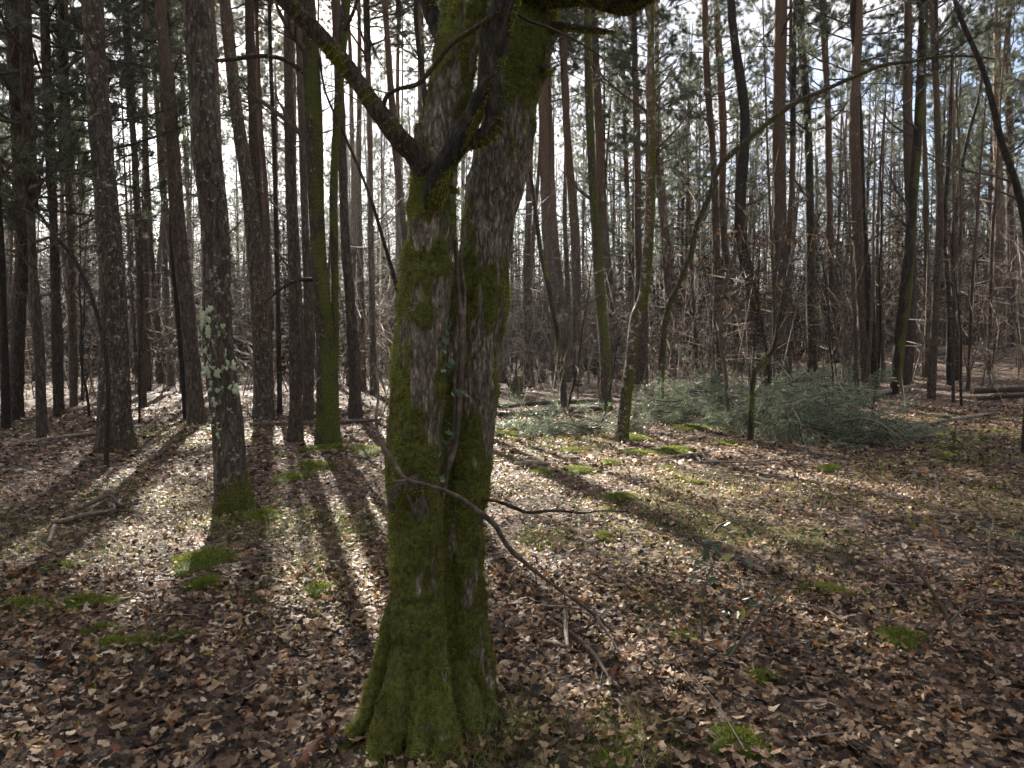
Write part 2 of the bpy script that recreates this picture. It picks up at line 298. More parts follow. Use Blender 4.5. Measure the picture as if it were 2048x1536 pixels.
ms = MB(); strands(ms, rng, V2, N, sst(.40, .62, moss) * vis * (.05 + np.clip(fbm(V * 30, 2) * 2.2 + lump + .35 + ridge * .4, 0, 2)), 120000, .0125, .0010, .8, .25, tone=np.clip(.42 + .75 * fbm(V2 * np.array([16, 16, 4]), 3) + .35 * fbm(V2 * 4 + 5, 2) + .25 * ridge - .2, 0, 1))
sw = link('moss_fur', ms.mesh('moss_fur', oak_loc), M['moss'], trunk); sw['kind'] = 'stuff'
BR = [([(866, 362, 56), (848, 332, 56), (824, 302, 44), (798, 276, 39), (745, 205, 36), (690, 130, 34), (630, 60, 32), (570, 0, 31), (500, -80, 30), (380, -250, 22), (250, -420, 12)], 2.83, 2.5, 'limb'),
      ([(862, 420, 30), (866, 392, 46), (876, 358, 45), (905, 305, 42), (940, 240, 38), (962, 192, 32), (980, 152, 20)], 2.74, 2.66, 'dark'),  # limbs given dark bark here have their shade put into the colour
      ([(905, 300, 26), (935, 284, 32), (968, 272, 36), (986, 245, 38), (985, 190, 44), (984, 130, 46), (996, 60, 52), (1012, 0, 54), (1045, -150, 52), (1060, -400, 46)], 2.72, 2.66, 'dark'),
      ([(766, 214, 9), (774, 192, 9), (790, 181, 8), (835, 168, 9), (868, 132, 10), (900, 92, 10), (955, 52, 10), (1000, 20, 9)], 2.70, 2.64, 'limb'),
      ([(915, 160, 60), (902, 125, 46), (884, 75, 36), (862, 20, 32), (845, -40, 30), (800, -200, 24)], 2.93, 3.05, 'dark'),
      ([(1062, 70, 44), (1092, 58, 28), (1120, 53, 19), (1155, 56, 14), (1190, 60, 12), (1232, 64, 3)], 3.14, 2.95, 'limb'),
      ([(1060, -20, 64), (1110, -16, 56), (1165, -18, 52), (1215, -8, 56), (1258, -2, 56), (1295, -22, 50), (1340, -80, 44), (1420, -250, 36)], 3.02, 2.7, 'dark'),
      ([(1005, 0, 5), (1045, 35, 6), (1100, 56, 5), (1150, 80, 4), (1205, 115, 2.5)], 2.72, 2.8, 'stick'),
      ([(1050, 138, 50), (1078, 139, 30), (1092, 141, 22), (1099, 144, 8)], 3.12, 3.0, 'limb'),
      ([(840, 968, 40), (812, 975, 34), (792, 990, 28), (784, 1012, 20), (786, 1024, 10)], 2.74, 2.66, 'limb'),
      ([(812, 985, 7), (822, 1010, 7), (830, 1030, 6), (832, 1046, 3)], 2.66, 2.63, 'stick'),
      ([(895, 372, 16), (905, 378, 10), (914, 382, 3)], 2.8, 2.78, 'limb'),
      ([(965, 998, 8), (990, 1002, 6), (1030, 1016, 7), (1050, 1024, 6), (1110, 1021, 5), (1170, 1026, 4), (1200, 1022, 3), (1260, 1024, 2)], 3.05, 3.3, 'stick')]
bmoss = MB()
for L, y0, y1, mt in BR:
    S = spline(pts(L, y0, y1), 60); n = 18; th = np.arange(n)
    nn = fbm(np.stack([np.repeat(S[:, 0], n) * 14 + np.tile(np.cos(th * 6.28 / n), 60) * 2, np.repeat(S[:, 2], n) * 14 + np.tile(np.sin(th * 6.28 / n), 60) * 2, np.repeat(S[:, 1], n) * 14], -1), 3).reshape(60, n)
    Vt, Qt, Tt = tube(S[:, :3], np.maximum(S[:, 3], .0012)[:, None] * (1 + .30 * nn), n); b = MB(); b.add(Vt, Qt, Tt)
    me = b.mesh('branch', oak_loc)
    nb = len(me.vertices); Nb = np.empty(nb * 3, np.float32); me.vertex_normals.foreach_get('vector', Nb); Nb = Nb.reshape(-1, 3).astype(float)
    mo = np.clip(.25 + .55 * Nb[:, 2] - .35 * Nb[:, 0] + .5 * fbm(Vt * 11, 2), 0, 1) if mt != 'stick' else np.zeros(nb)
    a_ = me.attributes.new('moss', 'FLOAT', 'POINT'); a_.data.foreach_set('value', mo.astype(np.float32))
    link('branch', me, M[mt], oak)
    if mt != 'stick' and S[0, 3] > .012: strands(bmoss, rng, Vt, Nb, np.maximum(mo - .35, 0) + 1e-4, 5000, .012, .0011, .8, .1)
link('moss_fur', bmoss.mesh('branch_moss', oak_loc), M['moss'], oak)['kind'] = 'stuff'
top = MB()                                                            # bare crown above the frame
for p0, d0 in ((at(1045, -590, 2.85), (.1, .05, 1)), (at(1150, -590, 3.08), (.15, .1, 1)), (at(260, -400, 2.52), (-.7, -.2, 1)), (at(1410, -240, 2.7), (.8, -.2, 1)), (at(1060, -390, 2.66), (.1, -.4, 1))):
    twigs(top, rng, p0, d0, 4.5, .05, 2, 6, .8, .12, .03, 6)
link('crown', top.mesh('crown', oak_loc), M['limb'], oak)
# climbing ivy in the crotch of the stems
ivy = tag(empty('climbing_ivy', at(882, 1040, 2.9)), 'grey twisted ivy vine climbing the crotch between the two oak stems', 'ivy'); iv0 = np.array(ivy.location)
for L in ([(880, 1060, 6), (884, 1000, 9), (893, 950, 12), (906, 900, 13), (916, 840, 12), (921, 780, 12), (924, 700, 12), (921, 620, 11), (915, 550, 10), (912, 480, 7)],
          [(900, 900, 7), (908, 850, 8), (908, 790, 8), (914, 720, 7), (928, 660, 6), (920, 600, 5)], [(930, 720, 7), (928, 640, 7), (930, 590, 6), (922, 520, 5), (926, 470, 4)]):
    S = spline(pts(L, 2.89), 60); Vt, Qt, Tt = tube(S[:, :3], S[:, 3][:, None] * (1 + .3 * fbm(np.stack([np.tile(np.arange(10) * 1.3, 60), np.repeat(np.arange(60) * .25, 10), np.zeros(600)], -1), 2).reshape(60, 10)), 10)
    b = MB(); b.add(Vt, Qt, Tt, .35); link('vine', b.mesh('vine', iv0), M['stick'], ivy)
IVL = np.array([[0, 0, 0], [.42, .12, .03], [.3, .45, 0], [.12, .42, .04], [0, 1, -.05], [-.12, .42, .04], [-.3, .45, 0], [-.42, .12, .03]])
IVT = np.array([[0, 1, 2], [0, 2, 3], [0, 3, 4], [0, 4, 5], [0, 5, 6], [0, 6, 7]])
def leafmesh(name, shape, tris, a, size):
    b = MB(); b.add(shape * size, None, tris, a); return b.mesh(name)
ivm = [leafmesh('ivy_leaf', IVL, IVT, a, .045) for a in (.2, .6, 1)]
for k, (x, y) in enumerate([(903, 640), (897, 655), (895, 672), (890, 688), (887, 700), (893, 706), (905, 728), (898, 735), (890, 745), (885, 760), (915, 790), (925, 792), (935, 795), (905, 792), (898, 870), (905, 880), (893, 890), (900, 905), (912, 868), (882, 960), (886, 965), (902, 850)]):
    o = link('leaf', ivm[k % 3], M['ivyleaf'], ivy, at(x, y, 2.80) - iv0); o.rotation_euler = (U(.6, 1.6), U(-.6, .6), U(0, 6.28)); o.scale = (U(.6, 1.1),) * 3
# dead branch hung over the mossy stub
hb = tag(empty('dead_branch', at(1230, 1265, 3.85)), 'long dead branch hooked over the mossy oak stub and reaching the ground', 'branch'); h0 = np.array(hb.location)
L = [(752, 730, 3), (757, 790, 6), (752, 840, 8), (760, 880, 9), (785, 920, 10), (812, 958, 12), (850, 968, 10), (900, 985, 12), (960, 1025, 13), (990, 1050, 13), (1010, 1085, 14), (1050, 1125, 13), (1100, 1165, 9), (1150, 1200, 10), (1190, 1230, 10), (1232, 1268, 7)]
ez = (2.66, 2.65, 2.64, 2.63, 2.62, 2.62, 2.63, 2.67, 2.75, 2.85, 2.95, 3.15, 3.35, 3.55, 3.7, 3.85)
S = spline(pts(L, 0, ease=ez), 90); b = MB(); b.add(*tube(S[:, :3], S[:, 3] * .74 * (1 + .3 * fbm(S[:, :3] * 30, 2) + .25 * (vnoise(S[:, :3] * 9) > .45)), 9), a=.45); link('stem', b.mesh('stem', h0), M['stick'], hb)
for L, e in (([(1130, 1188, 4), (1160, 1200, 4), (1190, 1222, 3)], (3.4, 3.45, 3.5)), ([(785, 960, 4), (795, 962, 5), (812, 960, 5)], (2.6, 2.6, 2.61)), ([(1190, 1230, 6), (1230, 1290, 5), (1250, 1330, 3)], (3.7, 3.6, 3.45)), ([(755, 850, 3), (770, 815, 2.5), (775, 780, 2)], (2.64, 2.66, 2.7))):
    S = spline(pts(L, 0, ease=e), 14); b = MB(); b.add(*tube(S[:, :3], S[:, 3], 5), a=.6); link('twig', b.mesh('twig', h0), M['stick'], hb)
S = spline(pts([(752, 730, 3), (757, 790, 6), (752, 840, 8), (760, 880, 9), (785, 920, 10), (812, 958, 12), (850, 968, 10), (900, 985, 12), (960, 1025, 13), (990, 1050, 13), (1010, 1085, 14), (1050, 1125, 13), (1100, 1165, 9), (1150, 1200, 10), (1190, 1230, 10), (1232, 1268, 7)], 0, ease=ez), 90)
for i, L, c in ((8, .16, 2), (20, .08, 1), (33, .06, 1), (52, .14, 2), (61, .10, 2), (66, .22, 3), (73, .3, 3), (80, .26, 3), (86, .3, 3)):
    b = MB(); dd = nrm(S[i + 1, :3] - S[i, :3]); twigs(b, rng, S[i, :3], dd * .7 + perp(rng, dd) + (0, 0, .15), L, .0035, 1, c, .8, .2, -.02, 4); link('twig', b.mesh('twig', h0), M['stick'], hb)
# ------------------------------------------------------------------ pine crowns (shared shapes)
def needles(mb, r, P, d, n, L, wid, cone=.8):
    d = nrm(d + r.normal(0, cone, (n, 3)) * .75); s = nrm(np.cross(d, r.normal(0, 1, (n, 3)))) * wid; P = P + r.normal(0, .03, (n, 3))
    V3 = np.stack([P - s, P + s, P + d * L * r.uniform(.6, 1.2, (n, 1))], 1).reshape(-1, 3)
    mb.add(V3, None, np.arange(n * 3).reshape(-1, 3), np.repeat(np.clip(r.normal(.5, .25, n), 0, 1), 3))
def make_crown(seed, H, R, nl, dens, wid=.0065):
    r = np.random.default_rng(seed); nb, wb = MB(), MB()
    wb.add(*tube(np.array([[0, 0, 0], [0, 0, H * .5], [0, 0, H]]), [.09, .055, .012], 8))
    for k in range(nl):
        u = (k + r.random()) / nl; z = H * u * .97; Lm = R * (1 - u ** 2 * .8) * r.uniform(.45, 1.15) + .25
        az = r.uniform(0, 6.28); d = np.array([math.cos(az), math.sin(az), r.uniform(-.15, .45) + .5 * u])
        P = wander(r, (0, 0, z), d, Lm, 7, .13, .03); wb.add(*tube(P, np.linspace(.03 * (1 - u * .6), .006, 8), 5, False))
        for j in range(int(8 * dens)):
            t = r.uniform(.3, 1) * 6.99; i = int(t); q = P[i] + (P[i + 1] - P[i]) * (t - i); dd = nrm(P[i + 1] - P[i])
            sd = nrm(dd + perp(r, dd) * 1.1 + np.array([0, 0, .25])); sl_ = r.uniform(.25, .75) * (.5 + .5 * Lm / R)
            S = wander(r, q, sd, sl_, 4, .2, .04); wb.add(*tube(S, np.linspace(.008, .003, 5), 3, False))
            for h in range(4):
                v = min(3.999, r.uniform(1.0, 4)); a = int(v); w = S[a] + (S[a + 1] - S[a]) * (v - a)
                needles(nb, r, w, nrm(S[a + 1] - S[a]) + np.array([0, 0, .3]), 28, .11, wid)
    return nb.mesh('needles'), wb.mesh('limbs')
CROWN = [make_crown(s, H, R, nl, d) for s, H, R, nl, d in ((1, 8, 2.3, 42, 1.0), (2, 7, 2.0, 36, 1.0), (3, 9, 2.6, 44, 1.1), (4, 6.5, 1.8, 26, .8), (5, 8, 1.6, 24, .7), (6, 11, 2.6, 56, 1.2), (7, 6, 2.5, 44, 1.6))]  # last crown is extra dense, to block sun in the added pines
CH = (8, 7, 9, 6.5, 8, 11, 6)
DEAD = []                                                            # dead lower branches of a pine, shared shapes
for s in range(6):
    r = np.random.default_rng(40 + s); b = MB(); Lb = (.35, .7, 1.1, 1.5, 1.9, 2.3)[s]
    twigs(b, r, (0, 0, 0), (1, 0, r.uniform(-.1, .35)), Lb, .009 + .006 * Lb, 2 if s > 1 else 1, 3 + s // 2, .8, .13, -.01 if s % 2 else .05, 5)
    DEAD.append(b.mesh('branch'))
def dead_branches(root, curve, z0, z1, n, lo=0, hi=6, part=True):
    zs = curve[:, 2]; base = np.array(root.location); acc = []
    for k in range(n):
        z = U(z0, z1); p = np.array([np.interp(z, zs, curve[:, c]) for c in range(4)]); az = U(0, 6.28)
        f = (z - z0) / max(z1 - z0, .1); s = int(np.clip(rng.normal(lo + (hi - 1 - lo) * f, 1), lo, hi - 1))
        q = p[:3] + np.array([math.cos(az), math.sin(az), 0]) * p[3] * .8
        o = link('branch', DEAD[s], M['twig'], root, q - base); o.rotation_euler = (U(-.5, .5), 0, az); o.scale = (U(.8, 1.2),) * 3
def moss_at(me, fn, off):
    n = len(me.vertices); V = np.empty(n * 3, np.float32); me.vertices.foreach_get('co', V); V = V.reshape(-1, 3).astype(float)
    N = np.empty(n * 3, np.float32); me.vertex_normals.foreach_get('vector', N); N = N.reshape(-1, 3).astype(float)
    m = np.clip(fn(V, N), 0, 1); a = me.attributes.new('moss', 'FLOAT', 'POINT'); a.data.foreach_set('value', m.astype(np.float32)); return V, N, m
def trunk_mesh(curve, sides, step, amp, flare, off, seed, zmax=None):
    L = np.linalg.norm(np.diff(curve[:, :3], axis=0), axis=1).sum(); n = max(14, int(min(L, 9) / step) + int(max(0, L - 9) / .5))
    S = spline(curve, n); r = np.maximum(S[:, 3], .004); hz = S[:, 2] - S[0, 2] - .15; th = np.arange(sides) * 2 * math.pi / sides
    rr = np.random.default_rng(seed); k = rr.integers(4, 7); ph = rr.uniform(0, 6.28)
    fl = np.exp(-np.maximum(hz, 0) / .22)[:, None] * flare * (.5 + .5 * np.cos(k * th + ph + np.sin(th * 2 + ph)))[None]
    C = np.stack([np.repeat(r, sides) * np.tile(np.cos(th), n), np.repeat(r, sides) * np.tile(np.sin(th), n), np.repeat(hz, sides) * .25], -1)
    nz = (1 - np.abs(fbm(C * 26 + seed * 3.1, 2)) * 2).reshape(n, sides) * amp + fbm(C * 5 + seed, 2).reshape(n, sides) * amp * 1.3
    b = MB(); b.add(*tube(S[:, :3], r[:, None] * (1 + fl) + nz * np.minimum(1, r[:, None] / .1), sides)); return b.mesh('trunk', off), S
def sunlane(x, y, zb=10, zt=18):                                      # the wood is open toward the sun: no crown over the sunny strip of floor
    for z in np.linspace(zb, zt, 5):
        x0 = x - math.sin(SUN_AZ) * z / math.tan(SUN_EL); y0 = y - math.cos(SUN_AZ) * z / math.tan(SUN_EL)
        if 4.6 < y0 < 10.5 and (-3.0 if y0 > 7.6 else -4.6) < x0 < 3.6 + (y0 - 5) * .35: return True
    return False
NPX = [0]
def tree(kind, base, P, label, H=None, crown=None, cb=.55, dead=8, moss=0, name=None, group=None, Yd=None, bare=0, fur=0, mat=None):
    """base: pixel of the foot; P: (row, column, width) up the trunk as seen in the photograph, all at the foot's distance"""
    B = base_at(*base); Yt = B[1] if Yd is None else Yd
    if Yd: d = ray(*base); B = CAM + d * (Yd / d[1]); B[2] = g1(B[0], B[1])
    NPX[0] += 1; sd = NPX[0]; rr = np.random.default_rng(100 + sd)
    H = H or rr.uniform(16.5, 21); root = tag(empty(name or {'pine': 'pine_tree', 'pine_old': 'pine_tree', 'oak_mid': 'oak_tree', 'birch': 'birch_tree', 'dark': 'oak_tree'}[kind], B), label, 'tree', group)
    C = [[B[0], B[1], B[2] - .15, 0]]
    for y, x, w in P: p = at(x, y, Yt); C.append([p[0], Yt + rr.normal(0, .02), p[2], w / 2 / F * Yt / ray(x, y)[1]])
    C = [C[0]] + [c for c in C[1:] if c[2] > B[2] + .25]; C[0][3] = C[1][3] * 1.12
    top = C[-1]; dx = np.array(C[-1][:3]) - np.array(C[max(0, len(C) - 3)][:3]); dx = dx / max(dx[2], .2); z = top[2]; rem = B[2] + H - z
    if rem > .5:
        for k in range(1, 5):
            f = k / 4; C.append([top[0] + dx[0] * rem * (f - .45 * f * f) + rr.normal(0, .05), top[1] + rr.normal(0, .15) * f, z + rem * f, top[3] * (1 - f) + .02 * f])
    C = np.array(C); wpx = P[0][2]; sides = 40 if wpx > 38 else 24 if wpx > 22 else 12; step = .05 if wpx > 38 else .09 if wpx > 22 else .2
    me, S = trunk_mesh(C, sides, step, .017 if 'pine' in kind else .008, .35 if wpx > 16 else .15, B, sd)
    fn = lambda V, N: moss * (.55 + .6 * fbm(V * np.array([6, 6, 3]) + sd, 2) + .35 * np.clip(-N[:, 0] * .8 + .2, -1, 1)) * (1 if kind in ('oak_mid', 'dark', 'birch') else sst(.7, .05, V[:, 2]) * 1.2)
    V, N, m = moss_at(me, fn, B); tk = link('trunk', me, M[mat or kind], root)
    if fur: b = MB(); strands(b, rr, V, N, np.maximum(m - .3, 0) * (V[:, 2] < 7) + 1e-6, fur, .03 if wpx < 38 else .022, .0022, .8, .15); link('moss_fur', b.mesh('moss_fur'), M['moss'], tk)['kind'] = 'stuff'
    if crown is not None and sunlane(B[0], B[1], H * cb, H): pass
    if crown is not None:
        zc = B[2] + H * cb; k = S[:, 2]; q = np.array([np.interp(zc, k, S[:, c]) for c in range(3)]); tp = S[-1, :3]
        ax = Vector(tp - q); sc_ = ax.length / CH[crown]; rot = ax.to_track_quat('Z', 'Y').to_euler(); rz = Matrix.Rotation(U(0, 6.28), 4, 'Z')
        mw = (ax.to_track_quat('Z', 'Y').to_matrix().to_4x4() @ rz).to_euler()
        for nm, me_, mt in (('crown', CROWN[crown][0], M['needle']), ('limbs', CROWN[crown][1], M['pine'])):
            o = link(nm, me_, mt, root, q - B); o.rotation_euler = mw; o.scale = (min(1.25, sc_ * 1.05),) * 2 + (sc_,)
        if dead: dead_branches(root, S, B[2] + 2.2, zc + .3, dead)
    if bare:
        b = MB(); z0 = B[2] + H * .3
        for k in range(bare):
            zz = U(z0, B[2] + H * .97); p = np.array([np.interp(zz, S[:, 2], S[:, c]) for c in range(4)]); az = U(0, 6.28)
            twigs(b, rr, p[:3], (math.cos(az), math.sin(az), .7), U(.8, 2.6) * (1.1 - (zz - B[2]) / H * .6), max(.012, p[3] * .4), 2, 5, .8, .15, .03, 5)
        link('crown', b.mesh('crown', B), M['twig'], root)
    return root, S, B
T = tree
# --- left of the big oak
T('pine_old', (230, 902), [(880, 230, 66), (820, 231, 58), (700, 229, 50), (580, 224, 45), (450, 218, 42), (250, 199, 38), (0, 182, 35)], 'thick straight pine with pale lichen flecks on its dark foot', 20, 2, .6, 24, .5)
T('pine', (394, 850), [(835, 394, 38), (700, 381, 27), (500, 360, 26), (250, 344, 23), (0, 321, 21)], 'slightly bowed pine behind the thick lichen-flecked pine', 19, 4, .6, 20, .3)
c_root, c_S, c_B = T('pine_old', (470, 1022), [(1005, 469, 62), (950, 465, 55), (850, 455, 53), (700, 439, 52), (500, 430, 47), (250, 413, 46), (0, 395, 48)], 'leaning pine with a streak of pale green leafy lichen', 17, 3, .62, 14, .75, fur=5000)
T('pine_old', (527, 839), [(825, 526, 43), (700, 524, 33), (500, 511, 31), (400, 500, 26), (250, 477, 23), (0, 450, 20)], 'pine leaning left whose stem crosses a straighter pine', 20, 4, .66, 20, .3)
T('pine', (522, 826), [(810, 522, 28), (600, 518, 22), (420, 512, 19), (250, 506, 16), (0, 499, 16)], 'straight reddish pine crossed by the left-leaning pine', 21, 3, .74, 16)
T('pine', (591, 884), [(870, 591, 27), (700, 592, 23), (500, 586, 21), (250, 579, 17), (0, 575, 15)], 'slender straight pine just left of the forked mossy oak', 19, 3, .68, 18, .4)
T('pine', (614, 842), [(830, 615, 21), (600, 619, 19), (500, 612, 15), (250, 603, 14), (0, 597, 13)], 'thin pine half hidden behind the forked mossy oak', 20, 3, .68, 6)
f_root, f_S, f_B = T('oak_mid', (657, 893), [(875, 657, 48), (800, 655, 42), (700, 652, 39), (600, 645, 31), (500, 636, 29), (250, 627, 33), (0, 617, 27)], 'mossy oak forking into two stems, left of the big oak', 14, moss=.74, bare=12, fur=6000)
S2 = np.array([[*at(x, y, f_B[1] + .05), w / 2 / F * f_B[1]] for x, y, w in ((664, 770, 24), (668, 690, 20), (670, 600, 15), (669, 500, 16), (667, 400, 16), (674, 250, 17), (684, 100, 18), (692, 0, 19), (705, -200, 15), (720, -500, 6))])
b = MB(); S = spline(S2, 90); b.add(*tube(S[:, :3], S[:, 3][:, None] * (1 + .12 * fbm(np.random.default_rng(3).random((900, 3)) * 9, 2).reshape(90, 10)), 10)); me = b.mesh('second_stem', f_B)
moss_at(me, lambda V, N: .5 + .5 * fbm(V * 6, 2) - .3 * N[:, 0], f_B); link('second_stem', me, M['oak_mid'], f_root)
for L in (([(632, 560, 9), (600, 560, 9), (570, 572, 9), (545, 590, 6), (530, 605, 3)]), ([(612, 150, 8), (575, 122, 9), (520, 112, 9), (470, 118, 9), (430, 122, 7)]), ([(690, 60, 8), (708, 20, 7), (720, -20, 6)])):
    S = spline(pts(L, f_B[1], f_B[1] - .4), 24); b = MB(); b.add(*tube(S[:, :3], S[:, 3], 7)); link('branch', b.mesh('branch', f_B), M['oak_mid'], f_root)
T('pine', (710, 838), [(820, 709, 24), (700, 707, 21), (600, 700, 19), (500, 692, 17), (330, 685, 15), (0, 671, 16)], 'pine with a pale peeled foot, right of the forked mossy oak', 20, 1, .62, 8)
T('pine', (838, 805), [(780, 836, 20), (640, 824, 15), (500, 811, 13), (250, 787, 13), (0, 770, 10)], 'thin leaning pine just left of the big oak stems', 20, 0, .58, 18)
T('dark', (852, 812), [(780, 852, 13), (600, 851, 12), (400, 850, 11), (200, 850, 10), (0, 832, 8)], 'thin dark stem seen close beside the left oak stem', 13, bare=8, moss=.2)
T('dark', (806, 640), [(620, 804, 8), (466, 762, 7), (407, 745, 6), (273, 690, 5), (180, 650, 4)], 'thin sapling leaning left across the sky beside the big oak', 7.5, bare=5, Yd=11, name='sapling')
T('dark', (12, 862), [(840, 11, 16), (700, 8, 14), (500, 2, 12), (250, -8, 11)], 'dark trunk cut by the edge of the photograph, left', 15, bare=9, moss=.3)
T('pine', (86, 878), [(860, 86, 20), (700, 78, 16), (500, 66, 14), (250, 58, 12), (0, 46, 11)], 'dark slim pine second from the left edge', 17, 5, .22, 9)
T('pine', (30, 840), [(820, 31, 26), (650, 40, 22), (450, 47, 20), (250, 40, 17), (0, 30, 12)], 'bushy pine with low dark foliage at the left edge', 16, 5, .22, 6)
T('pine', (118, 832), [(820, 118, 18), (600, 112, 16), (450, 106, 14), (200, 96, 12), (0, 84, 10)], 'bushy pine with dense low crown left of the thick pine', 17, 5, .28, 6)
T('pine', (148, 815), [(800, 148, 14), (500, 140, 12), (200, 132, 10)], 'narrow pine close behind the thick pine on its left side', 17, 0, .42, 6)
T('pine', (285, 815), [(800, 285, 16), (500, 278, 13), (200, 262, 10), (0, 250, 9)], 'narrow pine seen between the thick pine and the bowed pine', 17, 1, .42, 6)
T('dark', (372, 838), [(820, 371, 9), (650, 356, 9), (500, 345, 8), (300, 342, 7)], 'thin dark stem touching the bowed pine on its left', 11, bare=8)
T('dark', (205, 690), [(670, 206, 8), (590, 180, 8), (520, 150, 8), (470, 110, 7), (440, 85, 6)], 'arching dark sapling bent left in front of the bushy pines', 6.5, bare=6, Yd=9.2, name='sapling')
T('dark', (560, 830), [(810, 559, 10), (600, 556, 9), (300, 548, 8), (0, 540, 7)], 'thin grey pole between two reddish pines', 15, bare=7)
T('pine', (748, 790), [(770, 748, 14), (500, 742, 12), (200, 738, 10), (0, 730, 9)], 'far pine in the gap between forked oak and big oak', 20, 0, .5, 6)
# --- right of the big oak
T('pine', (1060, 775), [(760, 1059, 18), (600, 1054, 15), (400, 1058, 13), (200, 1062, 11), (0, 1064, 10)], 'thin pine emerging just right of the big oak stems', 20, 0, .55, 8)
T('pine', (1118, 778), [(765, 1116, 24), (600, 1102, 20), (480, 1094, 17), (300, 1088, 17), (150, 1085, 18), (0, 1082, 17)], 'reddish pine, first of the close pair beside the big oak', 20, 1, .6, 8)
T('pine', (1136, 764), [(750, 1134, 18), (600, 1124, 14), (480, 1110, 14), (200, 1097, 12), (0, 1092, 11)], 'thinner pine behind the close pair beside the big oak', 20, 0, .58, 6)
T('dark', (1130, 828), [(815, 1130, 12), (750, 1124, 12), (600, 1103, 10), (520, 1085, 9), (400, 1068, 7), (250, 1052, 6)], 'thin mossy sapling leaning left toward the big oak', 8, moss=.7, bare=6, fur=1500, name='sapling')
T('pine', (1153, 772), [(760, 1153, 20), (600, 1153, 18), (450, 1149, 18), (300, 1136, 15), (150, 1129, 14), (0, 1122, 12)], 'reddish pine left of the dark mossy slanting oak', 20, 2, .6, 9)
T('oak_mid', (1212, 822), [(810, 1211, 23), (700, 1209, 20), (600, 1201, 21), (480, 1193, 18), (240, 1180, 16), (0, 1174, 14)], 'dark mossy slanting oak with a sunlit left edge', 15, moss=.9, bare=10, fur=4000)
T('pine', (1231, 758), [(745, 1230, 19), (600, 1222, 18), (480, 1209, 17), (240, 1197, 17), (60, 1189, 13), (0, 1187, 12)], 'reddish pine close behind the dark mossy slanting oak', 20, 2, .56, 9)
T('pine', (1258, 752), [(740, 1258, 10), (480, 1258, 9), (300, 1251, 8), (100, 1246, 6)], 'thin far pine with a low feathery crown', 14, 2, .40, 4)
T('pine', (1273, 769), [(755, 1273, 21), (600, 1277, 15), (480, 1276, 14), (240, 1273, 13), (0, 1268, 10)], 'straight reddish pine behind the kinked mossy oak', 20, 3, .6, 9)
T('birch', (1242, 886), [(870, 1243, 32), (800, 1252, 22), (720, 1262, 22), (660, 1269, 23), (638, 1274, 27), (600, 1285, 20), (540, 1293, 20), (480, 1297, 18), (400, 1300, 17), (240, 1304, 15), (180, 1300, 18), (150, 1301, 15), (0, 1302, 14)], 'kinked mossy oak with a knee bend and flaky pale bark', 13, moss=.78, bare=9, fur=4500, name='oak_tree', mat='birch')
T('pine', (1345, 756), [(740, 1344, 18), (600, 1337, 15), (450, 1326, 13), (300, 1312, 10), (100, 1300, 9)], 'reddish pine leaning left behind the kinked mossy oak', 20, 0, .6, 7)
T('pine', (1368, 744), [(730, 1366, 16), (600, 1350, 12), (480, 1335, 10), (240, 1318, 9), (0, 1312, 8)], 'thin pine left of the long bowed sapling', 20, 4, .6, 6)
# long bowed oak sapling arching right
sB = base_at(1322, 837); sY = sB[1]; srt = tag(empty('sapling', sB), 'long bowed oak sapling arching far to the right', 'tree')
L = [(1322, 842, 14), (1322, 780, 13), (1325, 700, 14), (1331, 640, 11), (1338, 612, 12), (1357, 570, 10), (1383, 500, 10), (1394, 450, 10), (1416, 400, 11), (1442, 330, 11), (1486, 288, 11), (1531, 250, 10), (1585, 209, 10), (1640, 184, 9), (1703, 156, 8), (1765, 131, 8), (1828, 122, 7), (1875, 114, 6), (1931, 112, 5), (1990, 118, 3)]
S = spline(pts(L, sY, sY - 1.2), 130); b = MB(); b.add(*tube(S[:, :3], S[:, 3][:, None] * (1 + .2 * fbm(np.random.default_rng(8).random((1040, 3)) * 9, 2).reshape(130, 8)), 8)); me = b.mesh('stem', sB)
Vv, Nn, mm = moss_at(me, lambda V, N: .55 + .5 * N[:, 2] - .5 * N[:, 0] + .4 * fbm(V * 5, 2) - .05 * V[:, 0], sB); st_ = link('stem', me, M['oak_mid'], srt)
b = MB(); strands(b, rng, Vv, Nn, np.maximum(mm - .35, 0), 2500, .025, .002); link('moss_fur', b.mesh('moss_fur'), M['moss'], st_)['kind'] = 'stuff'
for k in range(16):
    i = rng.integers(40, 126); b = MB(); dd = nrm(S[i + 1, :3] - S[i, :3]); twigs(b, rng, S[i, :3], dd + perp(rng, dd) + (0, 0, .5), U(.5, 1.5), .010, 2, 5, .8, .18, .04); link('branch', b.mesh('branch', sB), M['twig'], srt)
T('pine', (1441, 757), [(745, 1441, 19), (600, 1435, 19), (480, 1432, 14), (300, 1425, 12), (150, 1414, 12), (0, 1409, 11)], 'straight pine, left one of the pair before the black oak', 20, 1, .52, 9)
T('pine', (1476, 744), [(730, 1475, 17), (600, 1467, 16), (480, 1449, 13), (240, 1446, 14), (0, 1433, 11)], 'straight pine, right one of the pair before the black oak', 20, 2, .52, 9)
T('oak_mid', (1542, 782), [(770, 1541, 30), (680, 1519, 27), (600, 1508, 22), (480, 1484, 22), (400, 1480, 20), (330, 1486, 20), (240, 1490, 19), (150, 1480, 18), (100, 1471, 16), (0, 1463, 15)], 'crooked black oak with a slanting mossy foot', 16, moss=.45, bare=10, fur=2500, mat='dark')
T('pine', (1564, 775), [(745, 1564, 34), (600, 1562, 28), (480, 1560, 25), (240, 1558, 23), (0, 1562, 22)], 'broad straight reddish pine rising behind the green brash', 21, 0, .56, 9)
